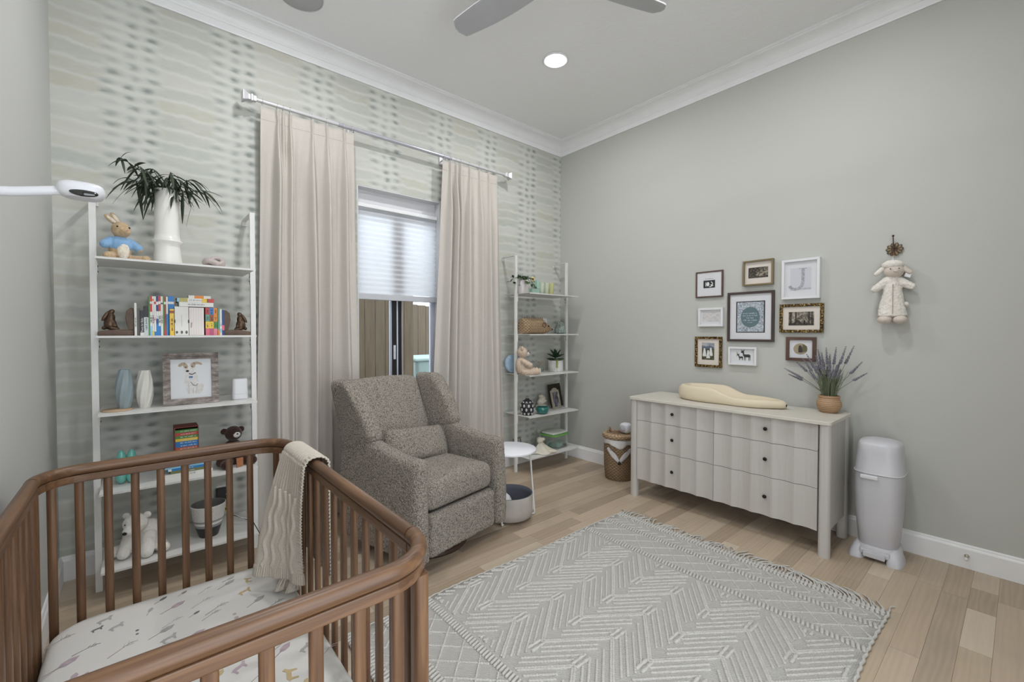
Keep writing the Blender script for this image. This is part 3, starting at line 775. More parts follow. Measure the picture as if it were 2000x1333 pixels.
# ================================================================== rug
def m_rug():
    t = NT('ivory_woven_wool'); v = t.obj()
    d = t.wave(t.map(v, (1, 1, 1), rot=(0, 0, R(28))), 62, 1.2, 2, 3, 'Y'); e = t.wave(v, 45, .8, 2, 2, 'Y')
    h = t.math('MULTIPLY', d, t.math('MULTIPLY_ADD', e, .5, .6))
    col = t.mix(h, ph(188, 185, 179), ph(204, 201, 195)); t.bump(h, .004, .9); return t.done(col, .95, 0, .05)
M_RUG = m_rug(); M_CORD = pl('ivory_wool_cord', (190, 187, 181), .95, var=.07, vscale=60, bump=.002, bscale=300, spec=.05)
RX0, RX1, RY0, RY1 = .68, 2.715, .405, 1.935; RZ_ = .008
rug = thing('rug', 'ivory textured wool rug with raised zigzag cords and a fringed end', 'rug', ((RX0+RX1)/2, (RY0+RY1)/2, 0))
RO = Vector(rug.location)
def rp(mbq, name, mat, **k):
    o = mbq.build(name, mat, rug, **k); o.matrix_parent_inverse = Matrix.Translation(-RO); return o
def rgrid(u, vv):
    x = RX0 + (RX1-RX0)*u; y = RY0 + (RY1-RY0)*vv
    if vv in (0, 1): y += .004*sin(x*95) + .006*sin(x*6)
    return (x, y, RZ_)
rp(MB().grid(rgrid, 160, 24), 'woven_base', M_RUG, solid=.008)
def bead(q, a, b, r, step=.0125):
    a = Vector((a[0], a[1], RZ_+.004)); b = Vector((b[0], b[1], RZ_+.004)); L = (b-a).length
    if L < .01: return
    n = max(3, int(L/step)*3); path = []; rr = []
    for i in range(n+1): path.append(a.lerp(b, i/n)); rr.append(1.18*r*(.66 + .40*abs(sin(pi*(i/n)*max(1, int(L/step))))))
    q.tube(path, rr, 6, up=(0,0,1))
def clipx(a, b, lo, hi):
    if a[0] > b[0]: a, b = b, a
    if b[0] < lo or a[0] > hi: return None
    d = b[0]-a[0]
    def at(x): return (x, a[1] + (b[1]-a[1])*(x-a[0])/d)
    if a[0] < lo: a = at(lo)
    if b[0] > hi: b = at(hi)
    return a, b
def braid(q, x):
    y = RY0+.012
    while y < RY1-.01:
        q.cap((x-.014, y, RZ_+.006), (x+.014, y+.007, RZ_+.006), .0075, .0075, 7); y += .0185
for x in (2.535, 2.312, 1.088, .865): q = MB(); braid(q, x); rp(q, 'braided_row', M_CORD)
for x in (2.700, .695):
    q = MB(); braid(q, x); braid(q, x - (.022 if x > 1 else -.022)); rp(q, 'braided_row', M_CORD)
# main field of nested zigzags
q = MB(); LO, HI = 1.125, 2.275; PK = [1.698 + .182*2 - .182*k for k in range(10)]
def inb(a, b):
    s = clipx(a, b, LO, HI)
    if s is None: return None
    (ax, ay), (bx, by) = s
    def cy(y): return max(RY0+.01, min(RY1-.01, y))
    if (ay > RY1-.01 and by > RY1-.01) or (ay < RY0+.01 and by < RY0+.01): return None
    if abs(by-ay) > 1e-6:
        def aty(y): t_ = (y-ay)/(by-ay); return (ax + (bx-ax)*t_, y)
        if not RY0+.01 <= ay <= RY1-.01: ax_, ay_ = aty(cy(ay))
        else: ax_, ay_ = ax, ay
        if not RY0+.01 <= by <= RY1-.01: bx_, by_ = aty(cy(by))
        else: bx_, by_ = bx, by
        return (ax_, ay_), (bx_, by_)
    return (ax, ay), (bx, by)
def rline(a, b, r, step=.0125):
    s = inb(a, b)
    if s: bead(q, s[0], s[1], r, step)
AMP = .245
for nrow in range(-3, 8):
    bx = 1.318 + .25*nrow
    for k in range(len(PK)-1):
        ya, yb = PK[k], PK[k+1]; up_ = (k % 2 == 0)       # up_: x rises as y falls
        x0, x1 = (bx, bx+AMP) if up_ else (bx+AMP, bx)
        def pt(f, off=0): return (x0 + (x1-x0)*f + off, ya + (yb-ya)*f)
        for off in (-.008, .008): rline(pt(0, off), pt(1, off), .0062)
        rline(pt(.12, .058), pt(.88, .058), .0062); rline(pt(.05, .100), pt(.95, .100), .0062); rline(pt(.10, -.058), pt(.92, -.058), .0062)
        rline(pt(.2, .150), pt(1.0, .150), .0058)
    for k in range(len(PK)):
        xx = bx + (AMP if k % 2 == 1 else 0); sg = 1 if k % 2 == 1 else -1
        for off in (-.012, .012): rline((xx, PK[k]+off), (xx + sg*.078, PK[k]+off), .0078, .03)
rp(q, 'zigzag_cords', M_CORD)
# diamond bands and arrow bands
for xa, xb in ((2.333, 2.512), (.888, 1.066)):
    q = MB(); P = .118; xm = (xa+xb)/2
    y = RY0 - .2
    while y < RY1:
        for a, b in (((xa, y), (xb, y+P*1.5)), ((xb, y), (xa, y+P*1.5))):
            LO, HI = xa, xb; s = inb(a, b)
            if s: bead(q, s[0], s[1], .0048)
        y += P
    rp(q, 'diamond_cords', M_CORD)
for xa, xb in ((2.556, 2.668), (.728, .842)):
    q = MB(); y = RY0; xm = (xa+xb)/2
    while y < RY1:
        LO, HI = xa, xb
        for a, b in (((xm, y), (xb, y+.060)), ((xm, y), (xa, y+.060))):
            s = inb(a, b)
            if s: bead(q, s[0], s[1], .0045)
        y += .058
    rp(q, 'arrow_cords', M_CORD)
# side selvedge and fringe
for yy in (RY0, RY1): rp(MB().tube([(RX0 + (RX1-RX0)*i/120, yy + .003*sin(i*1.9) + .006*sin((RX0+(RX1-RX0)*i/120)*6), .007) for i in range(121)], .007, 6), 'selvedge', M_CORD)
rr = random.Random(3); q0 = 0
y = RY0 + .006; nfr = 0
lean = 0
while y < RY1:
    lean = .8*lean + rr.uniform(-.03, .035); L = rr.uniform(.075, .125)
    if rr.random() < .05: L *= 1.35
    for s, xe in ((1, RX1),):
        pts = []
        for i in range(6):
            t_ = i/5; pts.append((xe + L*t_*(1 - .15*t_), y + lean*t_*t_*1.6 + .008*sin(t_*5 + y*40), .0055 + .008*sin(pi*t_)*rr.random()))
        rp(MB().tube(pts, [.0042, .0044, .0042, .004, .0038, .0028], 6), 'fringe_strand', M_CORD)
    y += .0165 + rr.uniform(-.003, .003); nfr += 1
# ================================================================== small-object helpers
def onshelf(px, py, y): return ony(px, py, y)
def bar(q, a, b, w_): q.tube([a, b], w_, 5); return q
def quadflat(q, pts, n=(0,0,0)): q.add(pts, [tuple(range(len(pts)))]); return q

def strokes(name, nchar, size, mat, parent, loc, rot, seed=0):
    """unreadable small print: rows of letter-like strokes in word groups"""
    rg_ = random.Random(seed*31 + nchar); q = MB(); x = 0.0; w_ = size*.42; st = size*.13; k = rg_.randint(2, 5)
    for i in range(nchar):
        if k == 0: x += w_*.9; k = rg_.randint(3, 6)
        k -= 1; sh = rg_.randint(0, 5); h = size*(.72 if rg_.random() < .3 else .5)
        def br(ax, az, bx_, bz): q.bb((x+min(ax, bx_)-st/2, -.0003, min(az, bz)-st/2), (x+max(ax, bx_)+st/2, .0003, max(az, bz)+st/2))
        if sh in (0, 1, 2): br(0, 0, 0, h)
        if sh in (0, 3): br(w_*.7, 0, w_*.7, h*.8)
        if sh in (0, 2, 4): br(0, h*.5, w_*.7, h*.5)
        if sh in (3, 4, 5): br(0, 0, w_*.7, 0)
        if sh in (3, 4, 5): br(0, h*.95, w_*.7, h*.95)
        if sh in (4, 5): br(0, 0, 0, h*.9)
        x += w_*1.15
    q.v = [(p[0]-x/2, p[1], p[2]-size*.3) for p in q.v]
    o = q.build(name, mat, parent); o.location = loc; o.rotation_euler = rot; return o
def fuzzy(name, rgb, k=1.0, scale=90, depth=.004, var=.12):
    t = NT(name); v = t.obj(); h = t.math('ADD', t.noise(v, scale, 4, .7), t.math('MULTIPLY', t.voro(v, scale*.6, 'SMOOTH_F1'), -.6))
    c1 = ph(*rgb, k=k*(1-var*1.6)); c2 = ph(*rgb, k=k*(1+var))
    t.bump(h, depth, .9); t.b.inputs['Sheen Weight'].default_value = .25; t.b.inputs['Sheen Roughness'].default_value = .5
    return t.done(t.ramp(h, [(.0, c1), (.45, c2)]), .95, 0, .05)
M_GLASS = None
t = NT('clear_glass'); t.b.inputs['Transmission Weight'].default_value = .92; t.b.inputs['IOR'].default_value = 1.3; M_GLASS = t.done((.97, 1, .99, 1), .03)
def glass(name, rgb, tw=.8, rough=.05):
    """thin tinted glass: tinted see-through with a glossy, faintly coloured body"""
    t = NT(name); tr = t.n.new('ShaderNodeBsdfTransparent'); tr.inputs[0].default_value = lin(rgb); mx = t.n.new('ShaderNodeMixShader'); mx.inputs[0].default_value = 1-tw
    t.done(lin(rgb), rough); t.link(tr.outputs[0], mx.inputs[1]); t.link(t.b.outputs[0], mx.inputs[2]); t.link(mx.outputs[0], t.out.inputs[0]); return t.m
M_BLACK = pl('soft_black', (28, 27, 27), .5, k=.8)
M_BRONZE = pl('aged_bronze', (92, 72, 56), .38, k=.9, metal=.55, var=.25, vscale=30, bump=.001, bscale=60)
M_BASEW = pl('brown_stained_wood', (96, 76, 62), .55, k=.9, var=.25, vscale=25)
M_CERAM = pl('white_ceramic', (222, 220, 213), .25, var=.02)

# ================================================================== LEFT SHELF, top
Z = SHZ[4]
# plain plush rabbit in a blue top
M_TAN = fuzzy('tan_plush', (190, 164, 130), 1.0, 140); M_BLUE = fuzzy('light_blue_felt', (130, 166, 200), 1.0, 220, .0015, .06); M_CREAM = fuzzy('cream_plush', (226, 212, 194), 1.0, 140)
rb = thing('plush_rabbit', 'tan plush rabbit in a light blue top sitting beside the tall vase', 'plush toy', (-.055, 3.10, Z), R(14))
q = MB(); q.ell((0, 0, .065), (.048, .042, .066)); q.cap((-.045, -.02, .022), (-.06, -.05, .022), .024, .02); q.cap((.04, -.02, .018), (.085, -.055, .018), .02, .018)
q.cap((-.035, 0, .1), (-.066, -.02, .075), .016, .014); q.cap((.035, 0, .1), (.072, -.03, .07), .016, .014); q.ell((0, .045, .03), .022)
q.build('body', M_TAN, rb, remesh=.004, smooth=3)
q = MB(); q.ell((.002, -.012, .166), (.041, .046, .042), rot3(20, 0, 0)); q.ell((.012, -.050, .154), (.022, .020, .019)); q.cap((0, 0, .12), (0, -.005, .15), .022, .022); q.build('head', M_TAN, rb, remesh=.0035, smooth=3)
for ex, ez, an in ((-.032, .200, -50), (-.014, .208, -34)):
    ear = MB().ell((ex, .006, ez+.014), (.014, .008, .036), rot3(0, an, 0)); e = ear.build('ear', M_TAN, rb)
    MB().ell((ex+.001, -.001, ez+.014), (.008, .0035, .027), rot3(0, an, 0)).build('inner_ear', M_CREAM, e)
q = MB(); q.ell((0, -.004, .088), (.052, .046, .048)); q.cap((-.036, -.002, .108), (-.064, -.018, .082), .022, .022); q.cap((.036, -.002, .108), (.068, -.026, .078), .022, .021)
q.build('blue_top', M_BLUE, rb, remesh=.004, smooth=3)
MB().ell((.004, -.034, .058), (.026, .018, .052)).build('belly', M_CREAM, rb)
for s in (-1, 1): MB().ell((.004+.024*s, -.046, .176), .0046).build('eye', M_BLACK, rb)
MB().ell((.014, -.069, .157), (.005, .004, .0035)).build('nose', pl('pink_nose', (190, 140, 130), .6), rb)
for s in (-1, 1): MB().ell(((-.062 if s < 0 else .09), -.068 if s > 0 else -.062, .02), (.019, .012, .017)).build('foot_pad', M_TAN, rb)
# tall vase
vx, vy = .142, 3.12
vs_ = thing('vase', 'tall white ceramic vase with a flared ring low on its body, holding long green leaves', 'vase', (vx, vy, Z))
MB().lathe([(.001, 0), (.068, 0), (.069, .004), (.062, .06), (.058, .1), (.060, .118), (.074, .130), (.075, .134), (.062, .142), (.056, .17), (.055, .30), (.053, .418), (.049, .42), (.048, .41), (.05, .2), (.04, .03), (.001, .02)], 48).build('body', M_CERAM, vs_)
M_LEAFD = pl('dark_willow_leaf', (46, 58, 38), .5, k=.9, var=.25, vscale=20)
fo = thing('leafy_branches', 'dark green narrow-leaved drooping branches standing in the tall vase', 'foliage', (vx, vy, Z+.40))
rg = random.Random(11)
def leaf_strip(q, base, d, L, w_, droop, seg=7):
    base = Vector(base); d = Vector(d).normalized(); side = d.cross(Vector((0, 0, 1)))
    if side.length < .1: side = Vector((1, 0, 0))
    side = (side.normalized() + Vector((rg.uniform(-.4, .4), rg.uniform(-.4, .4), rg.uniform(-.5, .5)))).normalized()
    vs = []; fs = []
    for i in range(seg+1):
        t_ = i/seg; p = base + d*(L*t_) + Vector((0, 0, -droop*L*t_*t_)); ww = w_*(sin(pi*min(1, t_*.92+.06)))**.8
        vs += [p - side*ww, p + Vector((0, 0, -.25*ww)), p + side*ww]
    for i in range(seg):
        a = i*3; fs += [(a, a+1, a+4, a+3), (a+1, a+2, a+5, a+4)]
    q.add(vs, fs, True)
stems = [(-.62, -.2, .75, .30), (-.42, -.35, .62, .22), (-.3, .1, 1.0, .2), (.1, -.3, 1.0, .17), (.5, -.25, .7, .19), (.75, -.1, .5, .2), (-.55, .2, .45, .2), (.25, .2, .9, .16)]
for sx_, sy_, sz_, L in stems:
    d = Vector((sx_, sy_, sz_)).normalized(); pth = []
    for i in range(8): t_ = i/7; pth.append(d*(L*t_) + Vector((0, 0, -.22*L*t_*t_*1.4 - .03*(1-t_))))
    st = MB().tube(pth, [.0028-.0002*i for i in range(8)], 5).build('stem', M_LEAFD, fo)
    for i in range(2, 8):
        for k in range(3):
            a = rg.uniform(0, 2*pi); ld = Vector((d.x*.8 + .75*cos(a), d.y*.8 + .75*sin(a), rg.uniform(-.75, .5)))
            q = MB(); leaf_strip(q, pth[i], ld, rg.uniform(.075, .13), rg.uniform(.0055, .0085), rg.uniform(.3, .9)); q.build('leaf', M_LEAFD, st, solid=.0006)
# knot stone
kn = thing('stone_knot', 'small pinkish grey carved stone knot on the top shelf', 'ornament', (.345, 3.01, Z))
M_STN = pl('pinkish_stone', (176, 163, 158), .6, var=.12, vscale=60)
MB().tube([(.040*cos(a), .020*sin(a), .028 + .008*sin(2*a)) for a in [2*pi*i/60 for i in range(60)]], .0165, 10, closed=True).xf(Matrix.Translation((0, 0, -.0035))).build('loop', M_STN, kn)
MB().tube([(.012 + .026*cos(a), -.012 + .012*sin(a), .034 + .018*sin(a)) for a in [2*pi*i/40 for i in range(40)]], .012, 10, closed=True).build('loop', M_STN, kn)

# ================================================================== second shelf: bookends and books
Z = SHZ[3]; BY = 3.05
def bookend(label, x0, x1, flip):
    b = thing('bookend', label, 'bookend', ((x0+x1)/2, BY+.06, Z), 0, 'bronze rabbit bookends')
    h = (x1-x0)/2; s = -1 if flip else 1          # s=1: books are on the right
    MB().prism([(-h, 0), (h, 0), (h, .030 if s > 0 else .022), (0, .034), (-h, .022 if s > 0 else .030)], -.045, .045, 'y').build('base', M_BASEW, b, bevel=.004)
    sl = MB(); pts = [(s*h, .03), (s*h, .145), (s*(h-.012), .148), (s*(h-.030), .13), (s*(h-.034), .09), (s*(h-.026), .05), (s*(h-.022), .03)]
    sl.prism(pts, -.04, .04, 'y').build('upright_slab', M_BASEW, b, bevel=.003)
    rx = -s*(h*.34); q = MB()
    q.ell((rx, 0, .062), (.026, .026, .032)); q.ell((rx + s*.004, -.002, .092), (.017, .018, .026), rot3(0, s*8, 0)); q.ell((rx + s*.006, -.006, .124), (.0125, .012, .016), rot3(0, s*35, 0))
    q.ell((rx+s*.012, -.008, .129), (.008, .008, .007)); q.cap((rx + s*.014, -.012, .075), (rx + s*.028, -.014, .036), .007, .006); q.cap((rx + s*.006, -.02, .04), (rx + s*.03, -.02, .036), .012, .008); q.ell((rx-s*.024, 0, .04), .010)
    r_ = q.build('rabbit', M_BRONZE, b, remesh=.0028, smooth=3)
    q = MB(); q.ell((rx - s*.018, -.004, .102), (.008, .006, .030), rot3(0, s*28, 0)); q.build('ear', M_BRONZE, r_)
    q = MB(); q.ell((rx - s*.013, .010, .100), (.008, .005, .030), rot3(0, s*20, 0)); q.build('ear', M_BRONZE, r_)
    return b
bookend('bronze sitting rabbit bookend at the left end of the book row', onshelf(190, 650, BY)[0], onshelf(261.8, 650, BY)[0], False)
bookend('bronze sitting rabbit bookend at the right end of the book row', onshelf(438.4, 650, BY)[0], onshelf(491, 650, BY)[0], True)
def solidc(name, rgb, rough=.45): return pl(name, rgb, rough, var=.03)
WHP = solidc('book_white', (216, 214, 208)); M_PAGE = solidc('page_edges', (214, 206, 190), .8)
def book(name, label, lo, hi, cover, cat='book', group='children\'s books on the second shelf', bands=(), spine='x', txt=None, txtc=None, tsz=.01, tdir=1):
    """upright or lying book: cover boards, page block, coloured spine bands; spine faces the room (-y)"""
    w_, d_, h_ = (hi[i]-lo[i] for i in range(3)); b = thing(name, label, cat, ((lo[0]+hi[0])/2, (lo[1]+hi[1])/2, lo[2]), 0, group)
    c_ = min(.002, .18*min(w_, h_))
    if w_ < h_: # upright
        MB().bb((-w_/2, -d_/2, 0), (-w_/2+c_, d_/2, h_)).build('cover', cover, b); MB().bb((w_/2-c_, -d_/2, 0), (w_/2, d_/2, h_)).build('cover', cover, b)
        MB().bb((-w_/2+c_, -d_/2, 0), (w_/2-c_, -d_/2+c_, h_)).build('spine', cover, b)
        MB().bb((-w_/2+c_, -d_/2+c_, .003), (w_/2-c_, d_/2-.004, h_-.003)).build('pages', M_PAGE, b)
    else:
        MB().bb((-w_/2, -d_/2, 0), (w_/2, d_/2, c_)).build('cover', cover, b); MB().bb((-w_/2, -d_/2, h_-c_), (w_/2, d_/2, h_)).build('cover', cover, b)
        MB().bb((-w_/2, -d_/2, c_), (w_/2, -d_/2+c_, h_-c_)).build('spine', cover, b)
        MB().bb((-w_/2+.003, -d_/2+c_, c_), (w_/2-.003, d_/2-.004, h_-c_)).build('pages', M_PAGE, b)
    for a, e, m in bands:
        if w_ < h_: MB().bb((-w_/2-.0002, -d_/2-.0006, h_*a), (w_/2+.0002, -d_/2+.002, h_*e)).build('spine_band', m, b)
        else: MB().bb((-w_/2 + w_*a, -d_/2-.0006, -.0001), (-w_/2 + w_*e, -d_/2+.002, h_+.0001)).build('spine_band', m, b)
    if txt:
        upr = w_ < h_
        rt_ = (0, -pi/2, 0) if upr else (0, 0, 0); lc = (0, -d_/2-.0009, h_*(.42 if upr else .5)); mt_ = txtc or M_BLACK
        if txt.startswith('='): text('spine_lettering', txt[1:], tsz, mt_, b, lc, (pi/2, rt_[1], 0))
        else: strokes('spine_lettering', len(txt), tsz, mt_, b, lc, rt_, seed=int(lo[0]*1e4))
    return b
cRED, cBLU, cNAV, cGRN, cYEL, cORA, cBRN, cLBL, cPNK, cTEA = (solidc('book_' + n, c_) for n, c_ in (('red', (186, 62, 56)), ('blue', (36, 118, 184)), ('navy', (30, 58, 120)), ('green', (74, 128, 62)), ('yellow', (226, 190, 60)), ('orange', (214, 132, 44)), ('brown', (142, 78, 40)), ('sky', (140, 190, 214)), ('pink', (206, 96, 120)), ('teal', (90, 150, 130))))
cBLK = solidc('book_black', (34, 34, 36)); cGRY = solidc('book_grey', (88, 84, 82)); cMAR = solidc('book_maroon', (120, 42, 34))
def B(pl_, pr, top, name, label, cover, bands=(), dy=0, bot=None, **k):
    a = onshelf(pl_, 620, BY+dy); b = onshelf(pr, 620, BY+dy); tp = onshelf((pl_+pr)/2, top, BY+dy).z
    z0 = Z+.0004 if bot is None else bot
    return book(name, label, (a.x+.0003, BY+dy, z0), (b.x-.0003, BY+dy+k.pop('d', .15), tp), cover, bands=bands, **k)
B(262.4, 267.2, 592, 'book', 'thin white book standing tall next to the left bookend', WHP, txt='LITTLE THINGS', tsz=.007)
B(267.2, 273.6, 602.5, 'book', 'dark grey book between the thin white book and the black books', cGRY, dy=.01)
B(273.6, 281.0, 606.5, 'book', 'short black book with white lettering and a white foot', cBLK, [(0, .12, WHP)], txt='=Pouts for Baby', tsz=.0125, txtc=WHP)
B(281.0, 290.2, 598, 'book', 'black topped book with a pale lower spine', cBLK, [(0, .62, solidc('book_pale', (196, 204, 204)))], dy=.004, txt='Bedtime Book', tsz=.011, txtc=cGRY)
B(290.2, 293.0, 578.5, 'book', 'narrow tall green book beside the black topped book', cGRN)
B(293.0, 297.4, 578.5, 'book', 'tall picture book with red, white and blue spine right of the green one', WHP, [(.86, 1, cRED), (.60, .80, cRED), (0, .24, cLBL)], txt='The Farm', tsz=.008)
B(297.4, 301.0, 579, 'book', 'tall white picture book with specks, first of the two white ones', WHP, [(.88, .93, cORA), (0, .12, cYEL)], txt='The Garden', tsz=.008, txtc=cMAR)
B(301.0, 305.2, 579, 'book', 'tall white picture book with a red mark, left of the dark blue spine', WHP, [(.80, .86, cRED), (0, .1, cBLU)], txt='ABC', tsz=.009, txtc=cRED)
B(305.2, 309.6, 579, 'book', 'tall picture book with dark blue and white spine', cNAV, [(.78, .86, WHP), (.42, .62, WHP), (0, .3, cBLU)], txt='One Two', tsz=.009, txtc=cBLU)
B(309.6, 314.2, 579, 'book', 'tall picture book with red top, white middle and blue foot', WHP, [(.87, 1, cRED), (.62, .80, cRED), (0, .24, cBLU)], txt='The Book', tsz=.009)
B(314.2, 318.6, 579.5, 'book', 'tall plain white picture book beside the brown and green ones', WHP, [(.80, .84, cGRY)], txt='Tiny Seeds', tsz=.008, txtc=cGRY)
B(318.6, 320.6, 580, 'book', 'very thin green picture book', cGRN)
B(320.6, 324.8, 579.5, 'book', 'tall rust brown picture book', cBRN, [(.80, .86, WHP), (0, .12, cRED)], txt='Wild Trees', tsz=.010, txtc=cMAR)
B(324.8, 328.2, 580, 'book', 'tall white and blue picture book left of the wide blue one', WHP, [(0, .55, cBLU)])
B(328.2, 340.2, 579, 'book', 'wide blue book behind the short yellow one', cBLU, [(.8, .86, WHP)], dy=.02, d=.13)
B(331.4, 340.0, 604, 'book', 'short yellow book standing in front of the blue one', cYEL, [(.84, .94, cBRN)], d=.0185, txt='Honey Bees', tsz=.012, txtc=cBRN)
def boxset(pl_, pr, top, label, mat, deco):
    a = onshelf(pl_, 620, BY); b_ = onshelf(pr, 620, BY); tp = onshelf(pl_, top, BY).z
    b = thing('keepsake_box', label, 'box', ((a.x+b_.x)/2, BY+.07, Z)); w_ = (b_.x-a.x)-.001; h_ = tp-Z-.0005
    MB().bb((-w_/2, -.07, .0005), (w_/2, .07, h_)).build('case', mat, b, bevel=.0015); deco(b, w_, h_); return b
def deco1(b, w_, h_):
    for s in (-1, 1): MB().bb((s*w_/2-.003, -.0715, h_*.44), (s*w_/2+.003, -.069, h_*.54)).build('clasp', cBLK, b)
    for k, dx in enumerate((-.022, 0, .021)):
        q = MB().ell((dx, -.0702, h_*.11), (.0055, .0006, .0075 + .001*k)); q.build('printed_emblem', cGRY, b)
    MB().bb((-.0004, -.0705, h_*.3), (.0004, -.0699, h_*.72)).build('printed_line', cGRY, b)
def deco2(b, w_, h_):
    for i in range(5): MB().bb((-w_/2 + w_*(.1+.17*i), -.0704, .002), (-w_/2 + w_*(.17+.17*i), -.0699, h_-.002)).build('printed_stripe', solidc('stripe_pink', (210, 200, 196)), b)
    MB().box((-w_*.35, -.0708, h_*.37), (.007, .0008, .03), rot3(0, 6, 0)).build('ribbon_tab', solidc('tab_taupe', (168, 150, 142)), b)
boxset(340.8, 368.6, 598.5, 'white box with two dark clasps and three tiny emblems among the books', WHP, deco1)
boxset(369.0, 398.6, 600.5, 'off white striped box beside the box with clasps', solidc('off_white_box', (216, 208, 204)), deco2)
def deco3(b, w_, h_):
    rows = [(cRED, cBLU, cORA), (cTEA, cBRN, cORA), (cYEL, cYEL, cGRN), (cPNK, solidc('book_plum', (170, 76, 110)), solidc('book_rose', (200, 120, 128)))]; hh = h_/4
    for r_, row in enumerate(rows):
        for c_, m in enumerate(row):
            x0 = -w_/2 + w_/3*c_; z0 = h_ - hh*(r_+1)
            MB().bb((x0+.0004, -.0708, z0+.0004), (x0+w_/3-.0004, -.068, z0+hh-.0004)).build('small_book_spine', m, b)
    for r_ in (.87, .62, .37):
        for c_ in range(3): strokes('spine_lettering', 4, .010, cBLK, b, (-w_/2 + w_/3*(c_+.5), -.0714, h_*r_), (0, -pi/2, 0), seed=c_*7+int(r_*100))
boxset(401.0, 425.2, 601, 'slipcase of tiny multicoloured board books, three across and four high', solidc('slipcase', (150, 90, 70)), deco3)
B(425.6, 429.0, 602, 'book', 'thin teal book right of the multicoloured slipcase', cTEA, [(0, .2, cORA)], dy=.004)
B(429.2, 433.4, 604, 'book', 'thin white book with blue lettering near the right bookend', WHP, [(.1, .25, cLBL)], dy=.004, txt='Sea', tsz=.010, txtc=cBLU)
B(433.6, 438.2, 606, 'book', 'thin dark blue book against the right bookend', cNAV, [(.2, .4, cPNK)], dy=.004)
def lying(pl_, pr, ptop, pbot, label, cover, z0, bands=(), group='books lying on top of the row', dy=0, txt=None, txtc=None, tsz=.008, d=.13):
    a = onshelf(pl_, ptop, BY+dy); b = onshelf(pr, ptop, BY+dy); h_ = onshelf(pl_, ptop, BY+dy).z - onshelf(pl_, pbot, BY+dy).z
    book('book', label, (a.x, BY+dy, z0), (b.x, BY+dy+d, z0+h_), cover, bands=bands, group=group, txt=txt, txtc=txtc, tsz=tsz); return z0+h_
ztop = max(onshelf(341, 598.5, BY).z, onshelf(369, 600.5, BY).z) + .0006
z1 = lying(348.8, 416.8, 590.4, 599.2, 'white book lying flat, lowest of three on the boxes', WHP, ztop, [(.0, .015, cTEA)], txt='Little White Book', txtc=cGRY)
z2 = lying(345.4, 417.8, 582.6, 590.2, 'multicoloured book lying flat, middle of three on the boxes', cYEL, z1+.0005, [(0, .06, cLBL), (.06, .28, solidc('book_khaki', (176, 164, 96))), (.28, .66, WHP), (.8, .85, cBRN), (.85, 1, cRED)], txt='Once Upon a Day', txtc=cGRY, tsz=.007)
lying(368.0, 411.5, 577.0, 582.4, 'small white and orange book, topmost of three on the boxes', WHP, z2+.0005, [(.26, .68, cORA)], dy=.004, d=.1)

# ================================================================== third shelf
Z = SHZ[2]
wd = thing('wooden_disc', 'flat round wooden disc under the blue-grey vase', 'coaster', (-.078, 3.055, Z))
MB().lathe([(.001, 0), (.062, 0), (.064, .003), (.062, .007), (.001, .007)], 32).build('disc', pl('pale_wood_disc', (176, 150, 122), .6, var=.1), wd)
def facet_vase(label, x, y, r, h, mat, z):
    v = thing('vase', label, 'vase', (x, y, z), 0, 'faceted vases'); N = 18; vs = []; fs = []
    prof = [(0, .62), (.12, .78), (.30, .95), (.50, 1.0), (.70, .93), (.88, .74), (1, .62)]
    for i, (zz, k) in enumerate(prof):
        for j in range(N):
            a = 2*pi*(j + .5*(i % 2))/N; rr_ = r*k*(1.045 if (j+i//2) % 2 else .955); vs.append((rr_*cos(a), rr_*sin(a), h*zz))
    for i in range(len(prof)-1):
        for j in range(N):
            a, b = i*N+j, i*N+(j+1) % N; c_, d = (i+1)*N+j, (i+1)*N+(j+1) % N
            if i % 2 == 0: fs += [(a, b, c_), (b, d, c_)]
            else: fs += [(a, b, d), (a, d, c_)]
    fs.append(tuple(reversed(range(N)))); MB().add(vs, fs).build('body', mat, v)
    top = [vs[(len(prof)-1)*N+j] for j in range(N)]
    MB().add(top + [(p[0]*.88, p[1]*.88, p[2]) for p in top] + [(p[0]*.85, p[1]*.85, p[2]-.05) for p in top] , [(j, (j+1) % N, N+(j+1) % N, N+j) for j in range(N)] + [(N+j, N+(j+1) % N, 2*N+(j+1) % N, 2*N+j) for j in range(N)] + [tuple(range(2*N, 3*N))]).build('mouth', mat, v)
    return v
facet_vase('faceted blue-grey vase standing on the wooden disc', -.048, 3.075, .036, .202, pl('blue_grey_ceramic', (142, 156, 160), .45, var=.03), Z+.0072)
facet_vase('faceted white vase between the blue-grey vase and the dog picture', .034, 3.09, .037, .200, pl('white_matte_ceramic', (216, 213, 205), .45, var=.03), Z)
def m_barn():
    t = NT('weathered_grey_wood'); v = t.obj(); g = t.noise(t.map(v, (14, 14, 60)), 1, 5, .7); g2 = t.noise(v, 30, 4, .7)
    t.bump(g, .001); return t.done(t.ramp(t.math('MULTIPLY', g, t.math('MULTIPLY_ADD', g2, .8, .6)), [(.28, ph(78, 70, 66)), (.5, ph(134, 124, 118)), (.72, ph(184, 176, 170))]), .8)
pf = thing('picture_frame', 'weathered grey wooden frame with a watercolour of a sitting dog', 'picture frame', (.238, 3.055, Z), R(-2))
TL = Matrix.Rotation(R(-9), 4, 'X'); hw, hh, bw = .128, .29, .034
def tp_(q, name, mat, parent, **k): q.xf(TL); return q.build(name, mat, parent, **k)
M_BARN = m_barn()
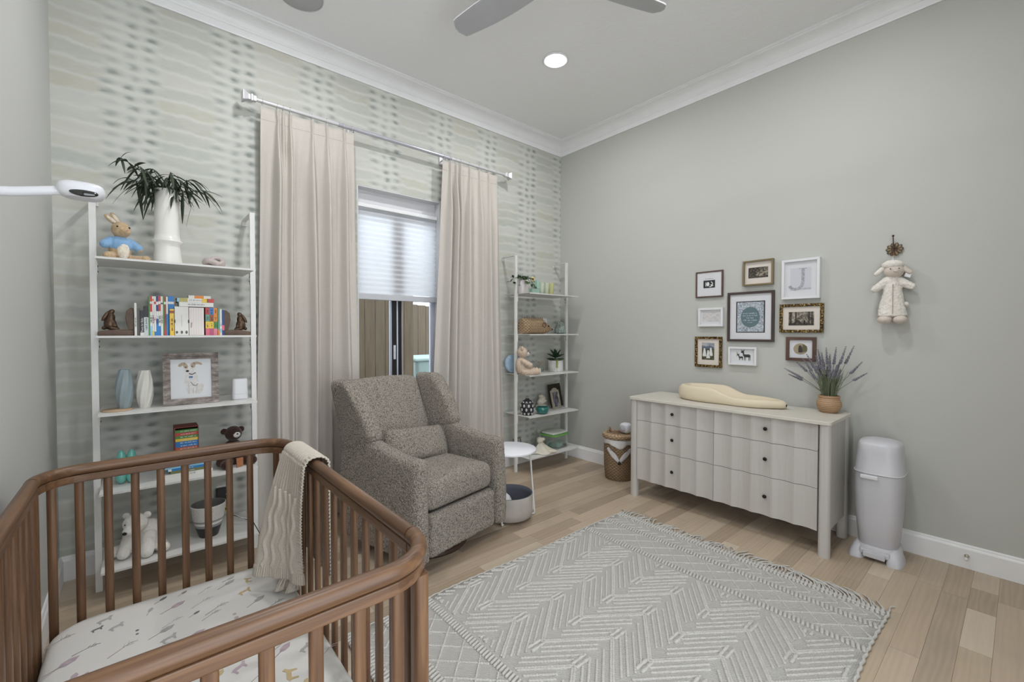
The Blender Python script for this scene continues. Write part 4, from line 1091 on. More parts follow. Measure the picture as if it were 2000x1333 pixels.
for pts in ([(-hw, 0), (hw, 0), (hw-bw, bw), (-hw+bw, bw)], [(-hw, hh), (-hw+bw, hh-bw), (hw-bw, hh-bw), (hw, hh)], [(-hw, 0), (-hw+bw, bw), (-hw+bw, hh-bw), (-hw, hh)], [(hw, 0), (hw, hh), (hw-bw, hh-bw), (hw-bw, bw)]):
    tp_(MB().prism(pts, -.012, .012, 'y'), 'frame_side', M_BARN, pf)
tp_(MB().bb((-hw+bw, .0, bw), (hw-bw, .008, hh-bw)), 'paper', pl('watercolour_paper', (218, 219, 220), .9, var=.01), pf)
WC = {n: pl('wash_' + n, c_, .9, var=.1, vscale=60) for n, c_ in (('tan', (176, 160, 140)), ('pale', (206, 202, 196)), ('dark', (70, 62, 60)), ('line', (150, 145, 142)), ('blue', (92, 128, 160)), ('fur', (214, 212, 209)))}
def flat(q_pts, name, mat, dy=0): tp_(MB().prism(q_pts, -.0008-dy, -.0002-dy, 'y'), name, mat, pf)
def epts(cx_, cz_, a, b, n=20, rot=0): return [(cx_ + a*cos(2*pi*k/n)*cos(R(rot)) - b*sin(2*pi*k/n)*sin(R(rot)), cz_ + a*cos(2*pi*k/n)*sin(R(rot)) + b*sin(2*pi*k/n)*cos(R(rot))) for k in range(n)]
flat([(-.026, .17), (-.032, .13), (-.024, .09), (-.018, .055), (.0, .058), (.018, .055), (.026, .06), (.034, .10), (.030, .15), (.022, .18)], 'painted_body', WC['fur'])
flat(epts(.040, .085, .014, .03, rot=-20), 'painted_haunch', WC['pale'], .0002)
flat(epts(-.008, .205, .028, .03), 'painted_head', WC['fur'], .0004)
flat([(-.026, .238), (-.044, .236), (-.058, .226), (-.060, .216), (-.050, .212), (-.040, .220), (-.030, .224)], 'painted_ear', WC['tan'], .0006); flat([(.008, .236), (.026, .240), (.044, .234), (.052, .224), (.046, .220), (.030, .226), (.014, .222)], 'painted_ear', WC['tan'], .0006)
flat(epts(-.026, .216, .010, .016, rot=15), 'painted_patch', WC['tan'], .0006); flat(epts(.008, .220, .011, .015, rot=-15), 'painted_patch', WC['tan'], .0006)
flat(epts(-.018, .188, .0075, .006), 'painted_nose', WC['dark'], .001); flat(epts(-.026, .210, .0035, .0028), 'painted_eye', WC['dark'], .001); flat(epts(.004, .213, .0035, .0028), 'painted_eye', WC['dark'], .001)
flat([(-.012, .170), (.004, .165), (.020, .174), (.019, .179), (.004, .170), (-.011, .175)], 'painted_collar', WC['dark'], .001); flat([(-.012, .158), (.006, .158), (.006, .148), (-.012, .148)], 'painted_tag', WC['blue'], .001)
flat([(-.006, .125), (.006, .105), (.020, .100), (.030, .112), (.027, .115), (.019, .105), (.008, .110), (-.003, .127)], 'painted_shadow', WC['line'], .001)
for a, b in (((-.014, .12), (-.012, .06)), ((.026, .11), (.018, .06)), ((.008, .09), (.006, .06))): flat([(a[0]-.0006, a[1]), (b[0]-.0006, b[1]), (b[0]+.0006, b[1]), (a[0]+.0006, a[1])], 'painted_line', WC['line'], .001)
tp_(MB().bb((-hw+.02, .013, .01), (hw-.02, .017, hh-.02)), 'backing', M_BLACK, pf)
rt = thing('white_router', 'small white rounded home device at the right end of the third shelf', 'device', (.475, 3.09, Z))
q = MB(); a_ = rrect(-.040, -.028, .040, .028, .018, 5); n = len(a_)
q.add([(p[0], p[1], 0) for p in a_] + [(p[0]*1.04, p[1]*1.04, .01) for p in a_] + [(p[0]*.99, p[1], .115) for p in a_] + [(p[0]*.93, p[1]*.9, .124) for p in a_] + [(p[0]*.88, p[1]*.82, .1255) for p in a_], [(i*n+k, i*n+(k+1) % n, (i+1)*n+(k+1) % n, (i+1)*n+k) for i in range(4) for k in range(n)] + [tuple(range(4*n, 5*n)), tuple(reversed(range(n)))], True)
q.build('shell', pl('white_plastic', (216, 216, 218), .35, var=.01), rt)
MB().bb((-.037, -.0305, .035), (.037, -.0285, .0358)).build('seam', pl('grey_seam', (180, 180, 184), .5), rt)

# ================================================================== fourth shelf
Z = SHZ[1]
tf = thing('balloon_figurine', 'glossy mint green balloon-shaped figurine behind the crib rail', 'figurine', (-.045, 3.08, Z), R(-8))
M_MINT = pl('mint_glaze', (104, 176, 164), .18, var=.02, coat=.5)
for s in (-1, 1):
    MB().ell((s*.021, 0, .038), (.0255, .030, .038)).build('foot', M_MINT, tf); MB().ell((s*.0195, 0, .130), (.0205, .021, .048), rot3(0, s*3, 0)).build('ear', M_MINT, tf)
MB().ell((0, .004, .082), (.022, .022, .024)).build('head', M_MINT, tf)
bs = [('white', WHP, .100, .326, .020), ('olive green', solidc('book_olive', (112, 116, 72)), .135, .306, .016), ('blue', cBLU, .122, .305, .012), ('pale blue', cLBL, .112, .306, .014), ('navy blue', cNAV, .116, .304, .011), ('raspberry red', solidc('book_raspberry', (160, 70, 96)), .118, .302, .010), ('yellow edged white', WHP, .120, .300, .006)]
zz = Z + .0004
for i, (n_, m, x0, x1, h_) in enumerate(bs):
    book('book', n_ + ' book in the flat stack under the upright slipcase' + (', lowest of all' if i == 0 else ''), (x0, 3.02, zz), (x1, 3.21, zz+h_), m, group='flat stack of books on the fourth shelf', bands=[(0, .1, cYEL)] if i == 6 else [(.02, .10, WHP)] if i in (2, 4) else [], txt=['=MY          TO ME', 'Fred Finds', 'Blue Whale', 'Ocean', 'Night', 'Berry', None][i], txtc=cGRY if i == 0 else WHP if i != 3 else cNAV, tsz=.009 if h_ > .011 else .007); zz += h_+.0004
sc_ = thing('book_slipcase', 'red slipcase holding rainbow coloured thin books on the flat stack', 'book set', (.210, 3.06, zz)); W_ = .054; H_ = .822-zz
MB().bb((-W_, -.03, 0), (W_, .09, .003)).build('case_side', cMAR, sc_); MB().bb((-W_, -.03, H_-.003), (W_, .09, H_)).build('case_side', cMAR, sc_)
for s in (-1, 1): MB().bb((s*W_-(.003 if s > 0 else 0), -.03, .003), (s*W_+(.003 if s < 0 else 0), .09, H_-.003)).build('case_side', cMAR, sc_)
MB().bb((-W_+.003, .087, .003), (W_-.003, .09, H_-.003)).build('case_back', cMAR, sc_)
cols = [cRED, cBRN, cRED, solidc('book_rust', (176, 80, 44)), cBLU, cBLU, cYEL, cGRN, cRED, cGRN]; zb = .003; hb = (H_-.018)/len(cols)
for i, m in enumerate(cols):
    bo = MB().bb((-W_+.0035, -.027, zb+.0003), (W_-.0035, .085, zb+hb-.0003)).build('thin_book', m, sc_)
    strokes('spine_lettering', 15, .0085, WHP, bo, (.008, -.0274, zb+hb/2), (0, 0, 0), seed=i); zb += hb
M_BEARB = fuzzy('dark_brown_plush', (62, 42, 34), .9, 130)
bb_ = thing('plush_bear', 'dark brown plush bear with a white muzzle behind the crib rail', 'plush toy', (.437, 3.10, Z), R(12))
q = MB(); q.ell((0, 0, .075), (.062, .05, .078)); q.cap((-.055, -.02, .105), (-.085, -.05, .035), .026, .022); q.cap((.055, -.02, .105), (.085, -.05, .045), .026, .022); q.cap((-.045, -.045, .028), (-.07, -.085, .026), .03, .026); q.cap((.045, -.045, .028), (.075, -.085, .026), .03, .026)
q.build('body', M_BEARB, bb_, remesh=.005, smooth=3)
q = MB(); q.ell((0, -.012, .19), (.046, .044, .044)); q.build('head', M_BEARB, bb_)
for s in (-1, 1): MB().ell((s*.046, -.002, .206), (.019, .011, .018)).build('ear', M_BEARB, bb_); MB().ell((s*.016, -.05, .207), .0035).build('eye', M_BLACK, bb_)
mz = MB().ell((.004, -.046, .186), (.021, .015, .018)).build('muzzle', pl('white_muzzle', (206, 200, 196), .9), bb_); MB().ell((.004, -.061, .192), (.006, .004, .0045)).build('nose', M_BLACK, mz)
tr_ = MB().prism([(-.012, .0), (.020, .005), (.022, .055), (-.016, .055)], -.094, -.088, 'y'); tr_.build('tan_ribbon', pl('tan_felt', (158, 104, 68), .85), bb_)

# ================================================================== bottom shelf
Z = SHZ[0]
M_POLAR = fuzzy('cream_white_plush', (232, 224, 212), 1.1, 120, .003, .06)
pb = thing('plush_polar_bear', 'fluffy cream white plush bear sitting on the bottom shelf', 'plush toy', (.022, 3.09, Z), R(-28))
q = MB(); q.ell((.01, .02, .085), (.072, .068, .088)); q.cap((-.045, -.04, .10), (-.055, -.075, .03), .032, .030); q.cap((.045, -.04, .10), (.05, -.075, .03), .032, .030); q.cap((-.07, -.01, .03), (-.11, -.05, .03), .034, .030); q.cap((.075, 0, .03), (.105, -.03, .03), .034, .03)
q.build('body', M_POLAR, pb, remesh=.006, smooth=3, disp=.003, dscale=.006)
q = MB(); q.ell((-.012, -.05, .178), (.056, .052, .05)); q.ell((-.018, -.098, .155), (.026, .03, .022)); q.build('head', M_POLAR, pb, remesh=.005, smooth=3, disp=.003, dscale=.006)
for s in (-1, 1): MB().ell((-.012 + s*.048, -.038, .215), (.018, .011, .017)).build('ear', M_POLAR, pb); MB().ell((-.014 + s*.022, -.094, .187), .004).build('eye', M_BLACK, pb)
MB().ell((-.02, -.128, .155), (.011, .007, .008)).build('nose', M_BLACK, pb)
pn = thing('planter', 'round planter banded speckled white, grey and black on the bottom shelf', 'planter', (.312, 3.10, Z))
def m_speck():
    t = NT('speckled_white_glaze'); v = t.obj(); s_ = t.voro(v, 75)
    return t.done(t.ramp(s_, [(.10, ph(110, 104, 100)), (.2, ph(206, 204, 200))]), .5)
def ringband(a, b, name, m): MB().lathe([a, b], 44, caps=False).build(name, m, pn)
R_ = [(.046, .0), (.048, .003), (.066, .062), (.0705, .078), (.074, .092), (.0765, .104), (.086, .178), (.087, .186), (.083, .187), (.081, .178), (.06, .05), (.001, .03)]
MB().lathe([(.001, 0)] + R_[:3], 44, caps=False).build('black_band', pl('black_glaze', (40, 40, 42), .4), pn); ringband(R_[2], R_[3], 'grey_band', pl('mid_grey_glaze', (140, 142, 146), .45)); ringband(R_[3], R_[4], 'white_band', M_CERAM); ringband(R_[4], R_[5], 'grey_band', pl('mid_grey_glaze', (140, 142, 146), .45))
MB().lathe(R_[5:9], 44, caps=False).build('speckled_band', m_speck(), pn); MB().lathe(R_[8:], 44, caps=False).build('inside', pl('grey_inside', (120, 118, 116), .7), pn)
ol = thing('wall_outlet', 'white wall outlet low behind the bottom shelf', 'outlet', (.420, YW-.002, .30))
MB().box((0, -.002, 0), (.075, .006, .118)).build('plate', M_TRIM, ol, bevel=.002)
for z_ in (-.02, .02): MB().box((0, -.006, z_), (.034, .004, .028)).build('socket', M_WHITE, ol, bevel=.001)
ad = thing('power_adapter', 'black power adapter plugged into the wall outlet', 'power adapter', (.405, YW-.0125, .30))
MB().box((0, -.02, 0), (.058, .04, .10)).build('body', M_BLACK, ad, bevel=.006)
tg = thing('yellow_plug', 'small yellow-green plug below the black adapter', 'plug', (.415, YW-.05, .225)); MB().box((0, 0, 0), (.03, .03, .035)).build('body', pl('yellow_green_plastic', (200, 196, 40), .5), tg, bevel=.005)
MB().tube([(0, .015, .01), (.0, .032, .012), (0, .046, .012)], .003, 6).build('prong', M_BLACK, tg)
cw = MB().tube([(.425, 3.30, .32), (.445, 3.29, .27), (.44, 3.2, .22), (.48, 3.1, .215), (.53, 3.06, .2), (.55, 3.03, .17)], .0022, 6).build('white_cable', M_WHITE, None); tag(cw, 'thin white cable running from the outlet over the bottom shelf', 'cable')
ck = MB().tube([(.41, 3.31, .25), (.44, 3.28, .19), (.50, 3.2, .175), (.54, 3.1, .172), (.57, 3.05, .10), (.6, 3.0, .004)], .0022, 6).build('black_cable', M_BLACK, None); tag(ck, 'thin black cable hanging down beside the bookshelf post', 'cable')
# ================================================================== RIGHT SHELF
def rs(px, y=3.17): return ony(px, 650, y).x
Z = SHZ[4]
M_LEAF = pl('green_leaf', (66, 92, 52), .5, var=.3, vscale=25); M_LEAFD2 = pl('deep_green_leaf', (34, 62, 40), .45, var=.25, vscale=20)
pp = thing('plant_pot', 'tapered white pot at the left of the corner shelf top', 'plant pot', (rs(1020), 3.17, Z))
MB().lathe([(.001, 0), (.052, 0), (.056, .004), (.062, .07), (.052, .125), (.05, .132), (.046, .132), (.046, .12), (.001, .11)], 28).build('body', pl('pale_pink_white', (196, 190, 188), .4, var=.03), pp)
pv = thing('potted_vine', 'green trailing vine with one yellow flower growing in the white pot', 'plant', (rs(1020), 3.17, Z+.115))
rg = random.Random(5)
for k in range(9):
    a = 2*pi*k/9 + .3; L = rg.uniform(.07, .15); pth = [(0, 0, 0), (L*.4*cos(a), L*.4*sin(a)*.6, .045), (L*.8*cos(a), L*.8*sin(a)*.6, .04), (L*1.1*cos(a), L*1.1*sin(a)*.6, .0 - .02*(k % 3))]
    st = MB().tube(pth, .0022, 5).build('stem', M_LEAF, pv)
    for p in pth[1:]:
        for j in range(2):
            q = MB(); leaf_strip(q, p, (cos(a + rg.uniform(-1.4, 1.4)), sin(a + rg.uniform(-1.4, 1.4)), rg.uniform(-.5, .6)), rg.uniform(.04, .055), rg.uniform(.013, .018), .3, 5); q.build('leaf', M_LEAF if j else M_LEAFD2, st, solid=.0008)
fl = MB(); 
for k in range(9):
    a = 2*pi*k/9; fl.ell((.088 + .016*cos(a), -.055, .032 + .016*sin(a)), (.010, .004, .007), rot3(0, -math.degrees(a), 0), 8, 5)
f_ = fl.build('flower', pl('pale_yellow_petal', (226, 206, 140), .7), pv); MB().ell((.088, -.060, .032), (.010, .005, .010)).build('flower_centre', pl('brown_flower_centre', (120, 72, 36), .8), f_)
G1, G2, G3 = glass('mint_glass', (206, 232, 220), .5), glass('clear_green_glass', (234, 238, 224), .62), glass('yellow_green_glass', (226, 226, 172), .5)
gi = [('mint green glass block shaped like a letter beside the vine', rs(1044), 'J', G1), ('clear tapered glass tumbler, leftmost of three on the corner shelf top', rs(1058), 'T', G2), ('clear tapered glass tumbler, middle of three on the corner shelf top', rs(1067), 'T', G2), ('yellow-green tapered glass tumbler at the right of the corner shelf top', rs(1076), 'T', G3)]
for lb, x, kd, m in gi:
    g = thing('glass_block' if kd == 'J' else 'glass_tumbler', lb, 'glass', (x, 3.17, Z))
    if kd == 'J': MB().bb((-.055, -.022, 0), (.055, .022, .06)).build('foot', m, g, bevel=.006); MB().bb((.015, -.022, .06), (.055, .022, .145)).build('upright', m, g, bevel=.006)
    else: MB().lathe([(.001, 0), (.022, 0), (.024, .004), (.034, .13), (.031, .13), (.021, .012), (.001, .01)], 20).build('cup', m, g)
Z = SHZ[3]
# woven hedgehog basket
def m_woven(name, c1, c2, c3, sx_=1.0):
    t = NT(name); v = t.obj(); x, y, z = t.sep(v)
    an = t.math('ADD', t.math('ARCTAN2', y, x), t.math('MULTIPLY', x, 2.5)); row = t.math('MULTIPLY', z, 2*pi/.014); col_ = t.math('MULTIPLY_ADD', an, 22.0*sx_, t.math('MULTIPLY', t.math('FLOOR', t.math('MULTIPLY', z, 1/.014)), pi))
    n_ = t.noise(t.map(v, (60, 60, 140)), 1, 4, .7); h = t.math('ADD', t.math('ABSOLUTE', t.math('SINE', t.math('MULTIPLY', row, .5))), t.math('MULTIPLY', t.math('SINE', t.math('MULTIPLY_ADD', n_, 3.0, col_)), .4))
    f = t.math('ADD', t.math('MULTIPLY', h, .32), t.math('MULTIPLY', n_, .7))
    t.bump(h, .005, .9); return t.done(t.ramp(f, [(.18, c1), (.5, c2), (.85, c3)]), .8)
M_WICK = m_woven('honey_wicker', ph(86, 66, 46), ph(146, 120, 92), ph(196, 172, 138)); M_WICKD = m_woven('brown_wicker', ph(72, 56, 40), ph(122, 98, 74), ph(172, 146, 114))
hd = thing('hedgehog_basket', 'woven hedgehog-shaped basket with a pointed snout on the corner shelf', 'basket', (rs(1036), 3.14, Z))
def hog(u, vv):
    a = 2*pi*u; x = -.15 + .42*vv; r = .095*(1 if vv < .55 else max(.04, 1-((vv-.55)/.47)**1.5)); zc = .075 - (.03*max(0, vv-.6)/.4); rz = min(.078, r*.85)
    if vv < .05: r *= .55 + 9*vv
    return (x, r*.8*cos(a), max(.001, zc + rz*sin(a)))
q = MB(); q.grid(hog, 22, 26, closed_u=True); q.add([hog(i/22, 0) for i in range(22)], [tuple(range(22))])
hb_ = q.build('woven_body', M_WICK, hd)
MB().ell((.268, 0, .046), (.014, .011, .011)).build('nose', M_BLACK, hd); MB().ell((.165, -.058, .078), (.008, .006, .009)).build('eye', M_BLACK, hd)
MB().tube([(.085 + .022*cos(a), -.078, .088 + .022*sin(a)) for a in [2*pi*k/16 for k in range(16)]], .0035, 6, closed=True).build('ear', pl('dark_ear_rim', (70, 56, 40), .7), hd)
for k in range(12): MB().cap((-.13 + .024*k, 0, .145), (-.135 + .024*k, 0, .163), .006, .003, 6).build('spine_tuft', M_WICKD, hd)
cd = thing('white_card', 'white rounded card standing behind the hedgehog basket', 'card', (rs(1060, 3.3), 3.31, Z)); MB().prism(rrect(-.07, 0, .07, .165, .02, 4), -.004, .004, 'y').build('panel', M_WHITE, cd)
MB().prism(rrect(-.045, .03, .045, .13, .01, 3), -.0052, -.004, 'y').build('dark_window', pl('grey_card_print', (130, 130, 128), .6), cd)
gk = thing('glass_artichoke', 'grey-green textured glass artichoke beside the hedgehog snout', 'ornament', (rs(1091), 3.15, Z))
M_GKN = pl('grey_green_glaze', (134, 144, 138), .25, var=.2, vscale=60)
MB().lathe([(.001, 0), (.035, 0), (.052, .03), (.05, .06), (.03, .10), (.001, .118)], 20).build('core', M_GKN, gk)
for r_ in range(5):
    nn = 10 - r_; rad = (.050, .053, .046, .036, .020)[r_]; zc = (.020, .042, .064, .088, .108)[r_]
    for k in range(nn): a = 2*pi*(k+.5*(r_ % 2))/nn; MB().ell((rad*cos(a), rad*sin(a), zc), (.011, .011, .016), rot3(0, 0, math.degrees(a)), 8, 6).build('petal', M_GKN, gk)
Z = SHZ[2]
M_TED = fuzzy('pale_tan_plush', (202, 182, 162), 1.0, 110)
td = thing('teddy_bear', 'pale tan teddy bear sitting sideways on the corner shelf', 'plush toy', (rs(1018, 3.12), 3.12, Z), R(58))
q = MB(); q.ell((0, 0, .085), (.062, .055, .088)); q.cap((-.04, -.03, .03), (-.06, -.135, .035), .036, .034); q.cap((.045, -.03, .03), (.075, -.13, .035), .036, .034); q.cap((-.055, -.01, .13), (-.075, -.075, .095), .026, .024); q.cap((.055, -.01, .13), (.075, -.08, .105), .026, .024)
q.build('body', M_TED, td, remesh=.005, smooth=3, disp=.003, dscale=.01)
q = MB(); q.ell((0, -.012, .212), (.056, .052, .052)); q.build('head', M_TED, td)
for s in (-1, 1): MB().ell((s*.05, 0, .252), (.021, .012, .022)).build('ear', M_TED, td); MB().ell((s*.02, -.06, .222), .0045).build('eye', M_BLACK, td); MB().ell((-.062 if s < 0 else .077, -.168, .037), (.029, .008, .031)).build('paw_pad', fuzzy('cream_pad', (222, 208, 192), 1.0, 160, .001), td)
mz = MB().ell((0, -.058, .200), (.028, .024, .023)).build('muzzle', fuzzy('white_muzzle_plush', (220, 212, 204), 1.0, 160, .002), td); MB().ell((0, -.082, .208), (.010, .006, .007)).build('nose', M_BLACK, mz)
dp_ = thing('blue_plate', 'round pale blue plate standing behind the teddy bear', 'plate', (2.84, 3.30, Z), R(-20))
q = MB().lathe([(.001, 0), (.05, 0), (.075, .008), (.092, .014), (.093, .017), (.05, .006), (.001, .006)], 32); q.xf(Matrix.Translation((0, 0, .093)) @ Matrix.Rotation(R(82), 4, 'X')); q.build('dish', pl('pale_blue_glaze', (150, 172, 192), .3, var=.12, vscale=40), dp_)
df_ = thing('dried_flowers', 'small airy bunch of dried flowers between the teddy and the succulent', 'flowers', (rs(1057, 3.26), 3.26, Z))
MB().lathe([(.001, 0), (.022, 0), (.026, .02), (.016, .05), (.018, .055), (.014, .055), (.001, .05)], 14).build('little_vase', glass('dim_glass', (210, 214, 206), .7), df_)
rg = random.Random(2); M_DRY = pl('dried_straw', (176, 164, 138), .9, var=.15)
for k in range(16):
    a = rg.uniform(0, 2*pi); L = rg.uniform(.04, .09); e = (L*.6*cos(a), L*.6*sin(a), .055 + L*.7); st = MB().tube([(0, 0, .04), (e[0]*.4, e[1]*.4, .06 + L*.3), e], .0009, 4).build('stem', M_DRY, df_)
    MB().ell(e, .0055, None, 6, 5).build('bloom', M_DRY, st)
sp_ = thing('plant_pot', 'white textured cylinder pot at the right of the corner shelf', 'plant pot', (rs(1084), 3.16, Z))
t = NT('white_ribbed_ceramic'); v = t.obj(); x, y, z = t.sep(v); an = t.math('ARCTAN2', y, x); hh_ = t.math('ABSOLUTE', t.math('SINE', t.math('MULTIPLY_ADD', an, 14, t.math('MULTIPLY', t.math('SINE', t.math('MULTIPLY', z, 130)), 1.2))))
t.bump(hh_, .004); MB().lathe([(.001, 0), (.076, 0), (.079, .004), (.079, .116), (.073, .116), (.072, .1), (.001, .098)], 36).build('body', t.done(ph(214, 212, 208), .45), sp_)
su = thing('succulent', 'dark green rosette succulent with one drooping shoot in the white textured pot', 'plant', (rs(1084), 3.16, Z+.1))
rg = random.Random(9)
for r_, (nn, el, L) in enumerate(((9, .1, .095), (8, .5, .105), (6, .95, .10), (3, 1.3, .08))):
    for k in range(nn):
        a = 2*pi*k/nn + r_*.4; q = MB(); leaf_strip(q, (0, 0, .03 + .012*r_), (cos(a)*cos(el), sin(a)*cos(el), sin(el)), L*rg.uniform(.9, 1.1), .016, .12, 6); q.build('leaf', M_LEAFD2, su, solid=.003)
MB().tube([(-.02, -.04, .02), (-.050, -.066, .022), (-.056, -.074, -.01), (-.054, -.072, -.055)], .008, 8).build('drooping_shoot', pl('yellow_green_leaf', (126, 140, 62), .5, var=.2), su)
for k in range(10): a = 2*pi*k/10; MB().ell((.062*cos(a), .062*sin(a), .008), (.016, .016, .012), None, 8, 6).build('low_leaf', M_LEAF, su)
Z = SHZ[1]
bv = thing('spotted_vase', 'round black vase covered with white oval spots', 'vase', (rs(1030, 3.11), 3.11, Z))
VP = [(.001, 0), (.038, 0), (.052, .012), (.067, .045), (.070, .075), (.062, .110), (.042, .138), (.022, .148), (.018, .152), (.020, .158), (.014, .158), (.014, .145), (.001, .14)]
MB().lathe(VP, 36).build('body', pl('matte_black', (34, 34, 38), .55), bv)
M_SPOT = pl('white_spot', (214, 212, 208), .6)
for r_, (zc, rad, nn) in enumerate(((.022, .0565, 9), (.058, .0693, 9), (.094, .0672, 9), (.126, .0515, 9))):
    for k in range(nn):
        a = 2*pi*(k + .5*(r_ % 2))/nn; so = MB().ell((rad*cos(a), rad*sin(a), zc), (.003, .010, .0145 if r_ < 3 else .009), rot3(0, (-18, 8, -22, -45)[r_]*-1 if r_ else 35, 0) if False else rot3(0, 0, math.degrees(a)), 10, 6).build('spot', M_SPOT, bv)
        MB().ell(((rad+.0022)*cos(a), (rad+.0022)*sin(a), zc), (.0018, .0026, .005), rot3(0, 0, math.degrees(a)), 8, 5).build('spot_centre', M_BLACK, so)
sf = thing('stone_figurine', 'pale stone figurine of a curled seated figure behind the teal bowl', 'figurine', (rs(1057, 3.24), 3.24, Z), R(10))
q = MB(); q.bb((-.045, -.035, 0), (.045, .035, .05)); q.ell((-.005, 0, .075), (.048, .034, .034)); q.ell((.01, -.005, .112), (.045, .032, .028)); q.ell((-.015, -.01, .140), (.034, .03, .022)); q.cap((-.03, -.028, .07), (.04, -.03, .085), .013, .012)
q.build('body', pl('cream_stone', (190, 184, 170), .7, var=.06, bump=.001), sf, remesh=.004, smooth=4)
tb = thing('glass_bowl', 'small teal glass bowl in front of the stone figurine', 'bowl', (rs(1059, 3.06), 3.055, Z))
MB().lathe([(.001, 0), (.032, 0), (.055, .018), (.064, .042), (.062, .062), (.056, .070), (.052, .069), (.058, .058), (.059, .042), (.05, .022), (.001, .008)], 36).build('bowl', pl('teal_glass', (40, 106, 100), .1, var=.1, coat=.6), tb)
def lean_frame(name, label, x, y, z, w_, h_, bw, mat, art, rz, tilt=12, dep=.014):
    f = thing(name, label, 'picture frame', (x, y, z), R(rz)); M = Matrix.Rotation(R(-tilt), 4, 'X')
    hw_ = w_/2
    for pts in ([(-hw_, 0), (hw_, 0), (hw_-bw, bw), (-hw_+bw, bw)], [(-hw_, h_), (-hw_+bw, h_-bw), (hw_-bw, h_-bw), (hw_, h_)], [(-hw_, 0), (-hw_+bw, bw), (-hw_+bw, h_-bw), (-hw_, h_)], [(hw_, 0), (hw_, h_), (hw_-bw, h_-bw), (hw_-bw, bw)]):
        q = MB().prism(pts, -dep/2, dep/2, 'y'); q.xf(M); q.build('frame_side', mat, f, bevel=.0015)
    q = MB().bb((-hw_+bw, -.001, bw), (hw_-bw, dep/2, h_-bw)); q.xf(M); q.build('picture', art, f); return f
M_SILV = pl('polished_silver', (196, 190, 176), .15, metal=.9, var=.05)
t = NT('dark_photo'); v = t.obj(); M_PHOTO = t.done(t.ramp(t.noise(t.map(v, (60, 1, 14)), 1, 3), [(.35, ph(44, 44, 50)), (.55, ph(96, 94, 104)), (.7, ph(176, 174, 184))]), .15)
lean_frame('picture_frame', 'dark bronze picture frame standing at the back of the corner shelf', rs(1087, 3.27), 3.255, Z, .23, .245, .05, pl('dark_bronze_frame', (58, 50, 38), .35, metal=.4), M_BLACK, 12, 12)
sfm = lean_frame('picture_frame', 'silver picture frame with an arched top in front of the dark frame', rs(1088, 3.17), 3.165, Z, .150, .195, .022, M_SILV, M_PHOTO, 12, 12)
q = MB().prism([(.05*cos(pi*k/12), .19 + .028*sin(pi*k/12)) for k in range(13)], -.006, .006, 'y'); q.xf(Matrix.Rotation(R(-12), 4, 'X')); q.build('arched_crest', M_SILV, sfm)
Z = SHZ[0]
lean_frame('picture_frame', 'small grey picture frame at the left end of the lowest corner shelf', 2.86, 3.22, Z, .12, .15, .014, pl('grey_thin_frame', (110, 106, 102), .5), pl('grey_print', (150, 146, 140), .6, var=.3, vscale=25), 15, 14)
go = thing('glass_ornament', 'clear glass bottle ornament behind the cream cloth toy', 'ornament', (rs(1053, 3.28), 3.28, Z))
MB().lathe([(.001, 0), (.03, 0), (.034, .02), (.03, .08), (.012, .12), (.012, .15), (.02, .16), (.022, .175), (.012, .19), (.001, .192)], 24).build('bottle', M_GLASS, go)
ct = thing('cloth_toy', 'cream cloth comforter toy slumped on the lowest corner shelf', 'soft toy', (rs(1058, 3.08), 3.09, Z), R(-20))
M_CT = pl('cream_cloth', (206, 200, 184), .9, var=.04)
q = MB(); q.ell((-.01, 0, .125), (.034, .034, .032)); q.ell((.02, -.01, .135), (.02, .018, .016)); q.build('head', M_CT, ct, remesh=.004, smooth=3)
def drape(u, vv):
    a = 2*pi*u; r = .018 + (.095 + .022*cos(4*a))*vv**1.2; return (r*cos(a)*1.15 + .02*vv, r*sin(a)*.8, max(.003, .105*(1-vv)**1.3 + .006*(1+cos(5*a))*vv*(1 if vv < 1 else .6)))
MB().grid(drape, 48, 14, closed_u=True).build('cloth_body', M_CT, ct, solid=.004)
MB().cap((.07, -.05, .02), (.13, -.07, .018), .018, .014).build('arm', M_CT, ct)
bx_ = thing('storage_box', 'clear plastic box with white lid and green rim holding teal things', 'container', (rs(1085, 3.14), 3.15, Z), R(4))
t = NT('clear_plastic'); t.n.remove(t.b); tr = t.n.new('ShaderNodeBsdfTransparent'); tr.inputs[0].default_value = (.86, .88, .87, 1); gl = t.n.new('ShaderNodeBsdfPrincipled'); gl.inputs['Base Color'].default_value = lin((190, 196, 192)); gl.inputs['Roughness'].default_value = .15; mx = t.n.new('ShaderNodeMixShader'); mx.inputs[0].default_value = .35
t.link(tr.outputs[0], mx.inputs[1]); t.link(gl.outputs[0], mx.inputs[2]); t.link(mx.outputs[0], t.out.inputs[0]); M_CLEAR = t.m
a_, b_ = rrect(-.115, -.085, .115, .085, .025, 4), rrect(-.125, -.095, .125, .095, .03, 4); n = len(a_)
MB().add([(p[0], p[1], 0) for p in a_] + [(p[0], p[1], .135) for p in b_], [(i, (i+1) % n, n+(i+1) % n, n+i) for i in range(n)] + [tuple(reversed(range(n)))], True).build('tub', M_CLEAR, bx_)
MB().prism(rrect(-.13, -.10, .13, .10, .032, 5), .133, .150, 'z').build('green_rim', pl('bright_green_plastic', (110, 168, 84), .4), bx_, bevel=.003)
MB().prism(rrect(-.118, -.088, .118, .088, .03, 5), .150, .172, 'z').build('lid', pl('white_green_lid', (206, 210, 202), .4), bx_, bevel=.012, seg=3)
